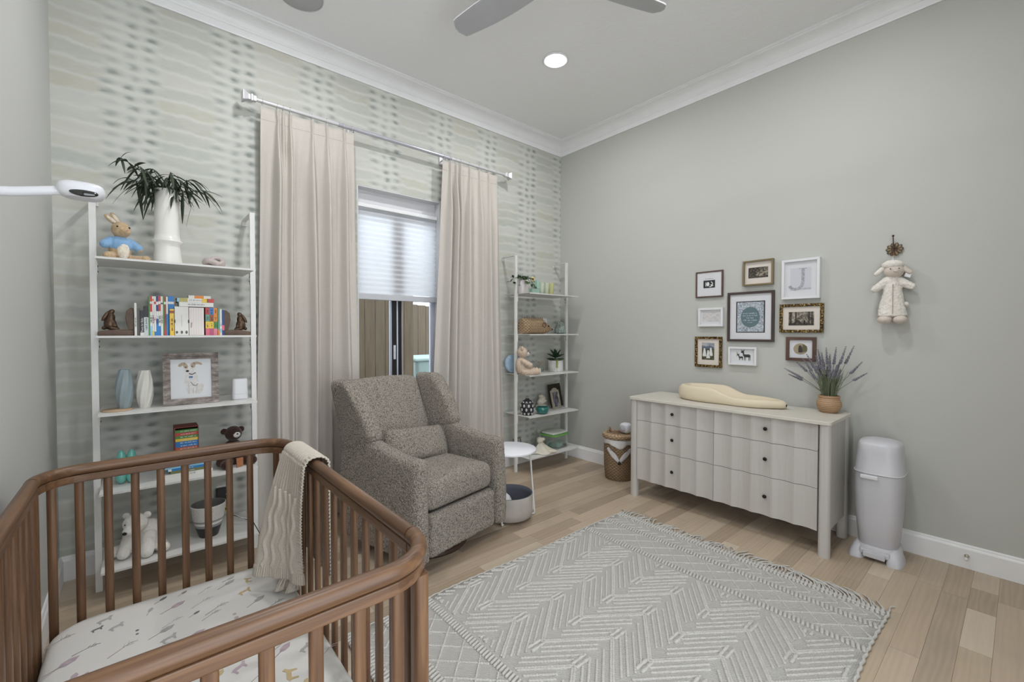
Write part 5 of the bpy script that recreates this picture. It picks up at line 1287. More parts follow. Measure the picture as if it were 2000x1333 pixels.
for i, (x_, y_, z_, sx_, sy_, sz_, c_) in enumerate(((-.066, -.03, .036, .03, .05, .040, (64, 130, 106)), (.018, -.045, .030, .04, .035, .032, (138, 176, 170)), (.072, .020, .034, .02, .05, .038, (96, 150, 134)), (-.02, .045, .036, .03, .04, .040, (180, 196, 190)), (.088, -.055, .022, .012, .02, .022, (52, 60, 66)))):
    o = thing('rolled_cloth', ['dark green', 'pale teal', 'mid teal', 'whitish', 'black'][i] + ' rolled cloth inside the clear storage box', 'cloth', bx_.location + Vector((x_, y_, 0)), 0); MB().cap((-sx_*.5, 0, z_), (sx_*.5, 0, z_*1.05), sz_*.8, sz_*.75, 12).build('roll', pl('cloth_' + str(i), c_, .9, var=.1), o)

# ================================================================== wall gallery
M_MAT = pl('white_mat_board', (204, 204, 206), .9, var=.01); M_MATC = pl('cream_mat_board', (206, 198, 188), .9, var=.01)
M_FWAL = pl('dark_walnut_frame', (86, 64, 54), .45, var=.2, vscale=20); M_FDRK = pl('dark_brown_frame', (66, 54, 50), .45, var=.15); M_FOLV = pl('antique_bronze_frame', (126, 112, 84), .4, metal=.3, var=.1); M_FWHT = pl('white_frame', (214, 214, 215), .4, var=.01)
t = NT('ornate_gilt'); v = t.obj(); o1 = t.voro(v, 85, 'SMOOTH_F1'); o2 = t.noise(v, 90, 3, .6)
t.bump(o1, .008, 1.0); M_GILT = t.done(t.ramp(t.math('ADD', t.math('MULTIPLY', o1, -.8), o2), [(.05, ph(58, 46, 26)), (.3, ph(132, 106, 58)), (.5, ph(206, 178, 112))]), .38, .55)
t = NT('picture_glass'); t.n.remove(t.b)
gl = t.n.new('ShaderNodeBsdfGlossy'); gl.inputs['Roughness'].default_value = .03; tr = t.n.new('ShaderNodeBsdfTransparent'); mx = t.n.new('ShaderNodeMixShader'); mx.inputs[0].default_value = .03
t.link(tr.outputs[0], mx.inputs[1]); t.link(gl.outputs[0], mx.inputs[2]); t.link(mx.outputs[0], t.out.inputs[0]); M_PGL = t.m
def engrave(name, cs, scale=(9, 9, 9), warm=1.0):
    t = NT(name); v = t.obj(); n1 = t.noise(t.map(v, scale), 1, 5, .7, .6); return t.done(t.ramp(n1, [(.36, cs[0]), (.5, cs[1]), (.64, cs[2])]), .8)
def wall_frame(label, lt, rb, dep, bw, mat, matm, rec=.006):
    """frame on the right wall; local u runs from the picture's left edge to its right edge (towards -y), v up"""
    a = onx(lt[0], lt[1], XR-dep); b = onx(rb[0], rb[1], XR-dep); yL, yR = a.y, b.y; z1, z0 = a.z, b.z
    f = thing('picture_frame', label, 'picture frame', (XR, (yL+yR)/2, z0), -pi/2, 'framed pictures on the wall'); w_, h_ = yL-yR, z1-z0; hw_ = w_/2
    # local x = along wall to the viewer's right, local y = into the wall
    for pts in ([(-hw_, 0), (hw_, 0), (hw_-bw, bw), (-hw_+bw, bw)], [(-hw_, h_), (-hw_+bw, h_-bw), (hw_-bw, h_-bw), (hw_, h_)], [(-hw_, 0), (-hw_+bw, bw), (-hw_+bw, h_-bw), (-hw_, h_)], [(hw_, 0), (hw_, h_), (hw_-bw, h_-bw), (hw_-bw, bw)]):
        MB().prism(pts, -dep, -.001, 'y').build('frame_side', mat, f, bevel=.0015)
    MB().bb((-hw_+bw-.001, -dep+rec, bw-.001), (hw_-bw+.001, -.002, h_-bw+.001)).build('mat_board', matm, f)
    return f, w_, h_, -dep+rec
def art(f, yp, x0, z0, x1, z1, name, m, k=1): return MB().bb((x0, yp-.0006*k, z0), (x1, yp+.001, z1)).build(name, m, f)
def apoly(f, yp, pts, name, m, k=2): return MB().prism(pts, yp-.0006*k, yp-.0006*(k-1)+.0001, 'y').build(name, m, f)
M_INK = pl('print_ink', (40, 40, 42), .7); M_INKG = pl('print_grey', (150, 150, 152), .8); M_PWH = pl('print_white', (210, 210, 208), .8)
# 1 thin walnut frame with a black card
f, w_, h_, yp = wall_frame('thin walnut frame with a small black and white picture, upper left of the group', (1359, 532.5), (1411.2, 579.5), .018, .011, M_FWAL, M_MAT)
g = art(f, yp, -.048, h_*.36, .048, h_*.65, 'black_print', M_INK)
apoly(f, yp, [(-.030, h_*.42), (-.030, h_*.58), (-.024, h_*.58), (-.024, h_*.42)], 'print_mark', M_PWH); apoly(f, yp, epts(-.010, h_*.505, .012, .018, 14), 'print_mark', M_PWH)
for i in range(9): a0 = R(60 - i*20); MB().box((.008 + .020*cos(a0), yp-.0012, h_*.500 + .020*sin(a0)), (.007, .0006, .007), rot3(0, -math.degrees(a0), 0)).build('print_mark', M_PWH, f)
apoly(f, yp, [(.010, h_*.49), (.022, h_*.49), (.022, h_*.43), (.016, h_*.43)], 'print_mark', M_PWH); apoly(f, yp, epts(.031, h_*.435, .003, .004, 10), 'print_mark', M_PWH)
strokes('caption', 16, .008, M_INKG, f, (0, yp-.0008, h_*.71), (0, 0, 0), 3)
# 2 bronze frame with a tree engraving
f, w_, h_, yp = wall_frame('bronze frame with a sepia engraving of trees, top middle of the group', (1450.5, 511), (1509.5, 555), .03, .012, M_FOLV, M_MATC, .018)
art(f, yp, -w_*.33, h_*.30, w_*.32, h_*.72, 'engraving', engrave('sepia_engraving', (ph(52, 48, 42), ph(104, 97, 84), ph(180, 172, 152)), (55, 55, 70)))
apoly(f, yp, [(-w_*.33, h_*.34), (-w_*.33, h_*.70), (-w_*.18, h_*.72), (w_*.04, h_*.70), (w_*.07, h_*.60), (-.005, h_*.52), (-.02, h_*.40), (w_*.1, h_*.35), (w_*.32, h_*.38), (w_*.32, h_*.30), (-w_*.33, h_*.30)], 'engraved_trees', engrave('dark_trees', (ph(34, 32, 30), ph(58, 54, 48), ph(112, 104, 90)), (90, 90, 90)))
# 3 white frame with the letter J
f, w_, h_, yp = wall_frame('deep white frame with a grey letter J print, upper right of the group', (1526.7, 509.5), (1600.3, 582), .038, .017, M_FWHT, M_MAT, .016)
art(f, yp, -w_*.28, h_*.22, w_*.27, h_*.78, 'print_paper', pl('j_paper', (192, 192, 198), .9, var=.01))
M_J = engrave('floral_grey', (ph(120, 122, 128), ph(156, 158, 162), ph(190, 190, 194)), (120, 120, 120))
jp = [(w_*.06, h_*.76), (w_*.06, h_*.43)] + [(w_*.06 - .045 + .045*cos(R(-a)), h_*.43 + .052*sin(R(-a))) for a in range(0, 165, 15)]
jl, jr = [], []
for i in range(len(jp)):
    a, b = Vector(jp[max(0, i-1)]), Vector(jp[min(len(jp)-1, i+1)]); d = (b-a).normalized(); s_ = Vector((-d.y, d.x))*.0095
    jl.append((jp[i][0]+s_.x, jp[i][1]+s_.y)); jr.append((jp[i][0]-s_.x, jp[i][1]-s_.y))
q = MB(); n = len(jp); vs = [(p[0], yp-.0014, p[1]) for p in jl+jr] + [(p[0], yp-.0004, p[1]) for p in jl+jr]
q.add(vs, [(i, i+1, n+i+1, n+i) for i in range(n-1)] + [(2*n+i, 3*n+i, 3*n+i+1, 2*n+i+1) for i in range(n-1)]); q.build('letter_j', M_J, f)
art(f, yp, w_*.06-.024, h_*.745, w_*.06+.024, h_*.765, 'letter_j_stroke', M_J, 2)
strokes('caption', 7, .012, M_INKG, f, (-w_*.13, yp-.001, h_*.25), (0, 0, 0), 4); strokes('caption', 10, .012, M_INKG, f, (w_*.13, yp-.001, h_*.255), (0, 0, 0), 5)
# 4 small white frame with a pale print
f, w_, h_, yp = wall_frame('small white frame with a pale grey print, middle left of the group', (1363.2, 602.5), (1411.3, 638), .030, .018, M_FWHT, M_MAT, .014)
art(f, yp, -w_*.34, h_*.25, w_*.33, h_*.80, 'pale_print', engrave('pale_grey_print', (ph(178, 174, 172), ph(190, 187, 185), ph(204, 202, 200)), (40, 40, 60)))
# 5 large dark frame with a teal oval
f, w_, h_, yp = wall_frame('large dark brown frame with a teal oval print, centre of the group', (1420.8, 572.6), (1510.8, 668.5), .024, .018, M_FDRK, M_MAT, .012)
art(f, yp, -w_*.31, h_*.18, w_*.31, h_*.81, 'dark_border', M_INK); art(f, yp, -w_*.285, h_*.198, w_*.285, h_*.792, 'foliage_print', engrave('blue_grey_foliage', (ph(92, 104, 112), ph(160, 168, 176), ph(196, 202, 208)), (110, 110, 110)), 2)
apoly(f, yp, epts(0, h_*.49, w_*.205, h_*.205, 40), 'teal_oval', pl('teal_print', (92, 112, 118), .8, var=.03), 3)
for i, n_ in enumerate((13, 14, 7, 13)): strokes('lettering', n_, .014, pl('pale_teal_ink', (176, 190, 194), .8), f, (0, yp-.0022, h_*(.565 - .045*i)), (0, 0, 0), 20+i)
strokes('lettering', 7, .009, pl('pale_teal_ink', (176, 190, 194), .8), f, (0, yp-.0022, h_*.385), (0, 0, 0), 29)
# 6 gilt frame with a forest engraving
f, w_, h_, yp = wall_frame('wide ornate gilt frame with a sepia forest scene, middle right of the group', (1522.6, 595.4), (1607.6, 650), .022, .020, M_GILT, M_MATC, .010)
art(f, yp, -w_*.29, h_*.25, w_*.29, h_*.72, 'forest_scene', engrave('forest_engraving', (ph(48, 44, 40), ph(102, 96, 86), ph(172, 164, 148)), (38, 38, 26)))
M_TR = engrave('trunk_ink', (ph(36, 33, 30), ph(54, 50, 45), ph(88, 82, 72)), (80, 80, 40))
for x_, ww in ((-.24, .012), (-.12, .009), (.18, .010), (.25, .008)): art(f, yp, w_*x_-ww/2, h_*.30, w_*x_+ww/2, h_*.72, 'tree_trunk', M_TR, 2)
apoly(f, yp, [(-w_*.29, h_*.25), (w_*.29, h_*.25), (w_*.29, h_*.31), (.0, h_*.33), (-w_*.03, h_*.42), (-w_*.10, h_*.44), (-w_*.16, h_*.34), (-w_*.29, h_*.33)], 'dark_ground', M_TR, 3)
apoly(f, yp, epts(w_*.08, h_*.37, .006, .014, 10), 'small_animal', M_INK, 3)
# 7 gilt frame with three white figures
f, w_, h_, yp = wall_frame('narrow ornate gilt frame with three white shapes in a meadow, lower left of the group', (1357.2, 657.8), (1408.6, 719.3), .022, .020, M_GILT, M_MATC, .010)
art(f, yp, -w_*.245, h_*.24, w_*.22, h_*.80, 'meadow', engrave('dark_meadow', (ph(46, 50, 36), ph(74, 74, 54), ph(110, 104, 84)), (60, 60, 60)))
art(f, yp, -w_*.245, h_*.62, w_*.22, h_*.80, 'sky', engrave('grey_sky', (ph(120, 126, 134), ph(146, 150, 156), ph(176, 178, 180)), (20, 20, 40)), 2)
apoly(f, yp, [(-w_*.245, h_*.60), (w_*.22, h_*.60), (w_*.22, h_*.66), (w_*.05, h_*.70), (-w_*.08, h_*.67), (-w_*.245, h_*.69)], 'blue_hills', pl('hill_blue', (92, 100, 114), .8), 3)
for x_, z_ in ((-.14, .44), (.0, .38), (.10, .46)):
    s_ = MB().prism([(w_*x_-.016, h_*z_-.022), (w_*x_+.016, h_*z_-.022), (w_*x_+.010, h_*z_+.02), (w_*x_+.004, h_*z_+.045), (w_*x_-.006, h_*z_+.045), (w_*x_-.010, h_*z_+.02)], yp-.0028, yp-.0018, 'y').build('white_shape', M_PWH, f)
# 8 white frame with two deer
f, w_, h_, yp = wall_frame('small white frame with two dark deer, bottom middle of the group', (1421.9, 677.5), (1476.6, 715.2), .030, .016, M_FWHT, pl('deer_paper', (204, 205, 207), .9, var=.01), .014)
def deer(x_, z_, s_):
    M_D = pl('deer_ink', (58, 58, 60), .8, var=.3, vscale=90)
    apoly(f, yp, [(x_+p[0]*s_, z_+p[1]*s_) for p in ((-.30, .95), (-.18, 1.02), (-.12, .88), (-.10, .62), (.05, .60), (.36, .62), (.50, .50), (.46, .34), (.20, .32), (-.05, .34), (-.20, .45), (-.24, .72), (-.40, .76), (-.42, .83))], 'deer_body', M_D)
    for lx in (-.08, .02, .34, .44): apoly(f, yp, [(x_+(lx-.03)*s_, z_+.40*s_), (x_+(lx+.04)*s_, z_+.40*s_), (x_+(lx+.02)*s_, z_), (x_+(lx-.02)*s_, z_)], 'deer_leg', M_D)
    for dx in (-.34, -.14): apoly(f, yp, [(x_+dx*s_-.03*s_, z_+.92*s_), (x_+dx*s_+.05*s_, z_+.94*s_), (x_+dx*s_+(.06 if dx > -.2 else -.08)*s_, z_+1.12*s_)], 'deer_ear', M_D)
deer(w_*.10, h_*.26, .078); deer(-w_*.09, h_*.27, .048)
for k in range(5): apoly(f, yp, epts(-w_*.20 + .004*(k % 2), h_*(.50 + .05*k), .0045, .0035, 8), 'leaf_sprig', pl('sprig_olive', (150, 142, 110), .8))
# 9 brown frame with an oval photograph
f, w_, h_, yp = wall_frame('plain brown frame with an oval picture, lower right of the group', (1534.8, 658.6), (1592.8, 706.8), .024, .021, M_FWAL, M_MAT, .012)
apoly(f, yp, epts(-.003, h_*.50, w_*.235, h_*.235, 32), 'oval_picture', pl('oval_tan', (146, 136, 112), .7, var=.15, vscale=40), 2)
apoly(f, yp, [(.005, h_*.36), (w_*.20, h_*.40), (w_*.20, h_*.62), (.012, h_*.70)], 'oval_backdrop', pl('oval_olive', (96, 92, 68), .8, var=.1), 3)
apoly(f, yp, [(-.014, h_*.35), (.010, h_*.36), (.008, h_*.55), (.002, h_*.63), (-.006, h_*.66), (-.012, h_*.62), (-.016, h_*.5)], 'oval_silhouette', pl('oval_dark', (60, 56, 54), .8), 4)

# ================================================================== flower hook and hanging lamb
hk = thing('wall_hook', 'bronze flower-shaped wall hook above the hanging lamb', 'hook', (XR, .534, 1.865))
MH = pl('aged_brass', (128, 112, 90), .4, metal=.5, var=.2, vscale=40)
for k in range(10):
    a = 2*pi*k/10; pe = MB().ell((-.008, .026*cos(a), .024*sin(a)), (.004, .0165, .0095), rot3(math.degrees(a), 0, 0), 12, 7).build('petal', MH, hk)
    MB().tube([(-.0115, .026*cos(a) + .0165*cos(b)*cos(a) - .0095*sin(b)*sin(a), .024*sin(a) + .0165*cos(b)*sin(a) + .0095*sin(b)*cos(a)) for b in [2*pi*j/14 for j in range(14)]], .0012, 5, closed=True).build('petal_rim', M_BRONZE, pe)
MB().lathe([(.001, -.001), (.03, -.001), (.03, -.006), (.001, -.006)], 20).xf(Matrix.Rotation(-pi/2, 4, 'Y') @ Matrix.Scale(-1, 4, (0,0,1)) if False else Matrix.Rotation(-pi/2, 4, 'Y')).build('back_plate', M_BRONZE, hk) if False else None
MB().box((-.003, 0, 0), (.006, .05, .045)).build('back_plate', M_BRONZE, hk, bevel=.002)
MB().tube([(-.012, .005, -.03), (-.022, .005, -.035), (-.03, .005, -.026), (-.028, .005, .0), (-.024, .005, .04), (-.030, .005, .078)], .003, 8).build('hook_arm', M_BRONZE, hk); MB().ell((-.031, .005, .082), .0065).build('hook_ball', M_BRONZE, hk)
MB().tube([(-.012, .003, -.026), (-.022, .002, -.042), (-.016, .0, -.046)], .0028, 8).build('lower_hook', pl('bright_brass', (206, 182, 140), .25, metal=.8), hk)
lm = thing('plush_lamb', 'cream plush lamb doll hanging by a loop on the right wall', 'plush toy', (XR-.052, .535, 1.402), R(-90+12))
M_LAMB = fuzzy('woolly_cream', (216, 210, 201), 1.1, 75, .006, .06); M_LSK = fuzzy('pale_suede', (200, 187, 176), 1.05, 200, .001, .04)
def coat(u, vv):
    a = 2*pi*u; z = .045 + .245*vv; w_ = .070 - .040*vv**1.1; d_ = .042 - .014*vv
    fx = 1 + .06*sin(a*3 + z*40)*.5; return (w_*cos(a)*fx, d_*sin(a)*fx, z)
q = MB().grid(coat, 40, 30, closed_u=True); q.ell((0, 0, .05), (.066, .038, .012)); q.cap((-.026, 0, .265), (-.085, -.012, .215), .026, .021); q.cap((.026, 0, .265), (.088, -.012, .225), .026, .021); q.ell((0, 0, .285), (.034, .03, .02))
q.build('woolly_body', M_LAMB, lm, remesh=.005, smooth=2, disp=.008, dscale=.009)
MB().cap((0, -.043, .06), (0, -.034, .24), .0022, .0022, 6).build('front_seam', pl('dark_seam', (168, 158, 136), .9), lm)
for s in (-1, 1): MB().ell((s*.036, -.016, .025), (.036, .042, .026)).build('foot', M_LSK, lm)
hd_ = MB().ell((.005, -.010, .322), (.048, .042, .042)).build('face', M_LSK, lm)
q = MB(); q.ell((.0, .0, .362), (.054, .050, .031), None, 28, 18); q.build('wool_cap', M_LAMB, lm, disp=.005, dscale=.008)
for s in (-1, 1):
    q = MB().cap((s*.05 + .0, 0, .338), (s*.078, -.004, .312), .016, .013); q.build('ear', M_LAMB if s < 0 else M_LSK, lm); MB().ell((.006 + s*.020, -.052, .334), .0035).build('eye', M_BLACK, lm)
q = MB().ell((.010, -.056, .318), (.010, .007, .006)).build('nose', M_LSK, lm)
MB().tube([(0, .0, .38), (-.003, .01, .40), (0, .022, .424), (.003, .01, .40), (.0, .002, .38)], .0014, 5).build('loop', M_WHITE, lm)
MB().ell((.064, .01, .12), .015).build('tail', M_LAMB, lm); MB().box((.072, -.005, .30), (.03, .003, .036), rot3(0, 20, 0)).build('care_tag', M_WHITE, lm, bevel=.006)

# ================================================================== changing pad and lavender on the dresser
ZD = .8205
t = NT('cream_pad_foam'); v = t.obj(); t.bump(t.noise(t.map(v, (6, 2, 40)), 2, 3), .0015, .4); M_PAD = t.done(ph(210, 197, 172), .5, 0, .3)
cpd = thing('changing_pad', 'cream peanut-shaped changing pad lying on the dresser top', 'changing pad', (3.375, 1.435, ZD))
def pad_half(t_):   # half width along its length, t_=0 far (left) end, 1 near end
    return .150*(1 - .10*exp(-((t_-.52)/.16)**2)) * (1 - max(0, (t_-.62)/.38)**2.2*.62) 
def pad_h(t_): 
    s_ = max(0, min(1, (t_-.36)/.26)); s_ = s_*s_*(3-2*s_); return .118*(1-s_) + .060*s_
LP = .77
def pad_out(a, hz):
    pass
q = MB(); NA = 96; ringsp = []
def outline(a):
    """superellipse-like closed outline: y from +LP/2 (far) to -LP/2 (near)"""
    c_, s_ = cos(a), sin(a); yy = (abs(c_)**.72)*(1 if c_ > 0 else -1); t_ = (1-yy)/2; hwid = pad_half(t_); xx = hwid*(abs(s_)**.8)*(1 if s_ > 0 else -1); return xx, yy*LP/2, t_
prof = [(.93, 0), (1.0, .18), (1.01, .5), (.985, .82), (.94, .97), (.88, 1.0), (.80, .93), (.70, .72), (.60, .50), (.40, .36), (.15, .31)]
vs = []; fs = []
for k, zf in prof:
    for i in range(NA):
        x_, y_, t_ = outline(2*pi*i/NA); hgt = pad_h(t_); dip = .03*max(0, (t_-.75)/.25)
        zz_ = hgt*zf if zf*hgt < 9 else 0
        if k < .8: zz_ = min(hgt*zf, .118*zf*.9*(1-.35*t_)) 
        kk = k if k >= .8 else k
        vs.append((x_*kk, y_*(kk if kk > .8 else (1-(1-kk)*.55)), max(.0, zz_)))
n = len(prof)
for r_ in range(n-1):
    for i in range(NA): fs.append((r_*NA+i, r_*NA+(i+1) % NA, (r_+1)*NA+(i+1) % NA, (r_+1)*NA+i))
fs.append(tuple(reversed(range(NA)))); fs.append(tuple(range((n-1)*NA, n*NA)))
q.add(vs, fs, True); q.build('foam_body', M_PAD, cpd, smooth=2)
MB().lathe([(.001, -.001), (.008, -.001), (.0085, .001), (.001, .0025)], 16).xf(Matrix.Translation((-.012, -LP/2-.0022, .028)) @ Matrix.Rotation(pi/2, 4, 'X')).build('dark_plug', M_BLACK, cpd)
lv = thing('clay_pot', 'round tan clay pot on the right end of the dresser', 'plant pot', (3.475, .835, ZD))
t = NT('turned_tan_clay'); v = t.obj(); wv_ = t.wave(v, 26, 2.5, 3, 2, 'Z'); M_CLAY = t.done(t.mix(wv_, ph(142, 112, 84), ph(178, 146, 112)), .6)
MB().lathe([(.001, 0), (.046, 0), (.056, .012), (.069, .042), (.070, .066), (.060, .088), (.056, .094), (.060, .100), (.062, .108), (.058, .113), (.052, .112), (.050, .1), (.001, .095)], 40).build('body', M_CLAY, lv)
lav = thing('lavender', 'grey-green lavender plant with purple-grey flower spikes in the round pot', 'plant', (3.475, .835, ZD+.098))
M_LST = pl('lavender_stem', (112, 120, 94), .8, var=.2, vscale=40); M_LFL = pl('lavender_bloom', (122, 119, 128), .85, var=.2, vscale=60)
rg = random.Random(21)
for k in range(170):
    a = rg.uniform(0, 2*pi); r0 = rg.uniform(0, .04); L = rg.uniform(.08, .20); sp = rg.uniform(.05, .42); d = Vector((cos(a)*sp - .04, sin(a)*sp, 1)).normalized()
    b0 = Vector((r0*cos(a), r0*sin(a), 0)); MB().tube([b0, b0 + d*L*.6 + Vector((0, 0, .004)), b0 + d*L], [.0016, .0014, .0008], 4).build('leaf_blade', M_LST, lav)
spikes = [(.0, .30, -.62, .33), (-.2, .62, -.35, .33), (-.1, .75, -.1, .30), (-.1, .34, .25, .33), (0, .2, .55, .33), (-.1, .05, .7, .33), (0, -.12, .8, .33), (-.2, -.3, .75, .35), (.0, -.42, .8, .36), (-.1, -.62, .45, .31), (0, -.78, .22, .28), (-.2, .14, .42, .28), (.1, -.2, .5, .27), (-.2, .52, .5, .30), (0, .9, -.05, .29), (.05, 0, .9, .28)]
rg = random.Random(33)
spikes += [(rg.uniform(-.6, .15), rg.uniform(-.45, .5), rg.uniform(.3, .9), rg.uniform(.20, .31)) for _ in range(16)]
for sx_, sy_, sz_, L in spikes:
    d = Vector((sx_*.5, sy_, .75 + .5*sz_)).normalized(); pth = [d*(L*t_) + Vector((0, 0, -.05*t_*t_*(1-max(0, sz_)))) for t_ in [i/6 for i in range(7)]]
    for p in pth:
        if p.x > .10: p.x = .10
    st = MB().tube(pth, .0015, 5).build('flower_stem', M_LST, lav); e0, e1 = pth[4], pth[6]; q = MB()
    for j in range(11):
        t_ = j/10; p = e0.lerp(e1, t_) + (e1-e0)*.12; rr_ = .0075*(1-.55*t_)
        for m in range(3): a = 2*pi*m/3 + j; q.ell((p.x + rr_*.7*cos(a), p.y + rr_*.7*sin(a), p.z), (rr_*.75, rr_*.75, rr_*.9), None, 6, 4)
    q.build('flower_spike', M_LFL, st)

# ================================================================== diaper pail
M_PAIL = pl('pale_grey_plastic', (192, 191, 195), .35, var=.015)
pa = thing('diaper_pail', 'tall pale grey diaper pail beside the dresser', 'pail', (3.415, .557, 0))
def psec(w_, d_, n=36): return [(d_*abs(cos(2*pi*k/n))**.62*(1 if cos(2*pi*k/n) > 0 else -1), w_*abs(sin(2*pi*k/n))**.62*(1 if sin(2*pi*k/n) > 0 else -1)) for k in range(n)]
def loft(secs, cap0=True, cap1=True):
    q = MB(); n = len(secs[0][0]); vs = []; fs = []
    for pts, z in secs: vs += [(p[0], p[1], z) for p in pts]
    for r_ in range(len(secs)-1):
        for i in range(n): fs.append((r_*n+i, r_*n+(i+1) % n, (r_+1)*n+(i+1) % n, (r_+1)*n+i))
    q.add(vs, fs, True)
    if cap0: q.add(vs[:n], [tuple(reversed(range(n)))])
    if cap1: q.add(vs[-n:], [tuple(range(n))])
    return q
loft([(psec(.082, .095), .045), (psec(.092, .108), .07), (psec(.108, .122), .25), (psec(.1145, .128), .42), (psec(.1145, .128), .508)]).build('body', M_PAIL, pa)
loft([(psec(.1165, .130), .510), (psec(.1165, .130), .516), (psec(.113, .126), .520), (psec(.107, .118), .64), (psec(.103, .113), .675), (psec(.094, .103), .692), (psec(.06, .07), .702), (psec(.02, .02), .704)]).build('lid', M_PAIL, pa)
MB().tube([(p[0], p[1], .513) for p in psec(.1172, .1307)], .0022, 6, closed=True).build('seam_ring', pl('white_seam', (214, 214, 216), .4), pa)
q = MB(); q.box((-.133, .030, .492), (.018, .085, .024)); q.build('latch', pl('white_latch', (212, 212, 214), .35), pa, bevel=.007, seg=3)
foot = loft([(psec(.128, .150), .0), (psec(.126, .147), .012), (psec(.112, .126), .05), (psec(.094, .108), .075)]); 
q = MB()
for s in (-1, 1):
    loft([([(p[0]*.6-.06, s*.088 + p[1]) for p in psec(.040, .15)], .0), ([(p[0]*.6-.06, s*.088 + p[1]) for p in psec(.038, .146)], .02), ([(p[0]*.5-.045, s*.080 + p[1]*.8) for p in psec(.034, .12)], .07), ([(p[0]*.45-.035, s*.076 + p[1]*.7) for p in psec(.030, .10)], .080)]).build('foot', M_PAIL, pa)
loft([(psec(.100, .112), .036), (psec(.108, .122), .046), (psec(.108, .122), .062), (psec(.098, .112), .078)]).build('base_ring', M_PAIL, pa)
MB().bb((-.135, -.07, .028), (.09, .07, .062)).build('pedal_bridge', M_PAIL, pa, bevel=.008); MB().bb((-.150, -.052, .020), (-.128, .052, .052)).build('pedal', M_PAIL, pa, bevel=.006)

# ================================================================== fox hamper
hm = thing('hamper', 'brown wicker hamper with a fox face beside the dresser', 'hamper', (3.395, 2.435, 0))
MB().lathe([(.001, 0), (.118, 0), (.126, .01), (.136, .12), (.138, .25), (.136, .345)], 40, caps=False).build('wicker_body', M_WICKD, hm)
def liner(u, vv):
    a = 2*pi*u; d = (a - R(217) + pi) % (2*pi) - pi; lo = .330 - .036*exp(-(d/.35)**2) + .004*sin(a*9); z = .376 + (lo-.376)*vv
    r = .1395 + .0025*sin(pi*vv) + .001*sin(a*14); return (r*cos(a), r*sin(a), z)
MB().grid(liner, 96, 6, closed_u=True).build('cloth_liner', pl('white_liner', (206, 204, 202), .9, var=.05, bump=.002, bscale=20), hm, solid=.002)
def on_can(ang, z, r=.1395): return (r*cos(ang), r*sin(ang), z)
A0 = R(217)
def facepoly(pts, name, m, r=.1405):
    q = MB(); vs = [on_can(A0 + du/.138, z, r) for du, z in pts] + [on_can(A0 + du/.138, z, r-.006) for du, z in pts]; n = len(pts)
    q.add(vs, [tuple(range(n)), tuple(reversed(range(n, 2*n)))] + [(i, (i+1) % n, n+(i+1) % n, n+i) for i in range(n)]); return q.build(name, m, hm)
M_FW = pl('white_weave', (204, 202, 202), .8, var=.12, vscale=120, bump=.003, bscale=120)
for s in (-1, 1):
    def cheek(u, vv, s=s):
        c_ = s*(.006 + .108*u); zc = .186 + .110*u**.85; w_ = .006 + .017*sin(pi*min(1, .12 + .8*u)); off = (vv*2-1)*w_
        return on_can(A0 + (c_ - s*off*.6)/.138, zc + off*.8, .1425)
    MB().grid(cheek, 16, 4).build('cheek_patch', M_FW, hm, solid=.003)
MB().ell(on_can(A0, .168, .139), .0135).build('nose', M_BLACK, hm)
for s in (-1, 1): MB().tube([on_can(A0 + s*(.045 + .008*i)/.138, .268 + .006*sin(i*.8) + .0045*i, .1455) for i in range(6)], .002, 5).build('eye_line', M_BLACK, hm)
ld = MB().lathe([(.001, .378), (.145, .378), (.152, .384), (.152, .404), (.146, .412), (.06, .420), (.001, .421)], 40).build('lid', M_WICK, hm)
MB().tube([(-.045 + .022*cos(a), .075 + .006*sin(2*a), .418 + .040*sin(a)) for a in [pi*k/12 for k in range(13)]], [.009 + .002*(k % 2) for k in range(13)], 8).build('lid_loop', M_WICK, hm)
dv = thing('white_device', 'white rounded plug-in device resting on the hamper lid', 'device', (3.415, 2.375, .4215))
softbox((-.045, -.05, 0), (.045, .05, .095), .03).build('shell', pl('white_gloss', (216, 216, 220), .3), dv)
MB().ell((-.047, 0, .05), (.006, .028, .03)).build('front_lens', pl('pale_grey_gloss', (190, 190, 196), .2), dv)

# ================================================================== side table with basket
st_ = thing('side_table', 'round white side table with a low grey basket base beside the armchair', 'side table', (2.062, 2.428, 0))
MB().lathe([(.001, .488), (.186, .488), (.190, .490), (.190, .503), (.187, .506), (.001, .506)], 56).build('table_top', pl('white_lacquer', (222, 222, 226), .3, var=.01), st_)
for a in (-28, 92, 212):
    c_, s_ = cos(R(a)), sin(R(a)); MB().tube([(c_*.150, s_*.150, .489), (c_*.163, s_*.163, .30), (c_*.183, s_*.183, .05), (c_*.186, s_*.186, .022), (c_*.178, s_*.178, .010), (c_*.155, s_*.155, .008)], .0065, 8).build('leg', M_METAL, st_)
    MB().tube([(c_*.170, s_*.170, .185), (c_*.172, s_*.172, .04)], .0045, 6).build('strap', M_METAL, st_)
t = NT('grey_felt'); v = t.obj(); M_FELT = t.done(t.mix(t.noise(v, 9, 3), ph(150, 143, 136), ph(178, 172, 165)), .9)
MB().lathe([(.001, .018), (.150, .018), (.160, .026), (.165, .07), (.166, .180), (.164, .184)], 52, caps=False).build('basket', M_FELT, st_)
MB().lathe([(.164, .184), (.158, .184), (.155, .15), (.150, .03), (.001, .026)], 52, caps=False).build('basket_lining', pl('slate_lining', (104, 106, 116), .9), st_)
rc = thing('white_dish', 'white rounded thing lying inside the side table basket', 'dish', (1.985, 2.40, .028)); MB().ell((0, 0, .088), (.06, .055, .086)).build('body', M_WHITE, rc)

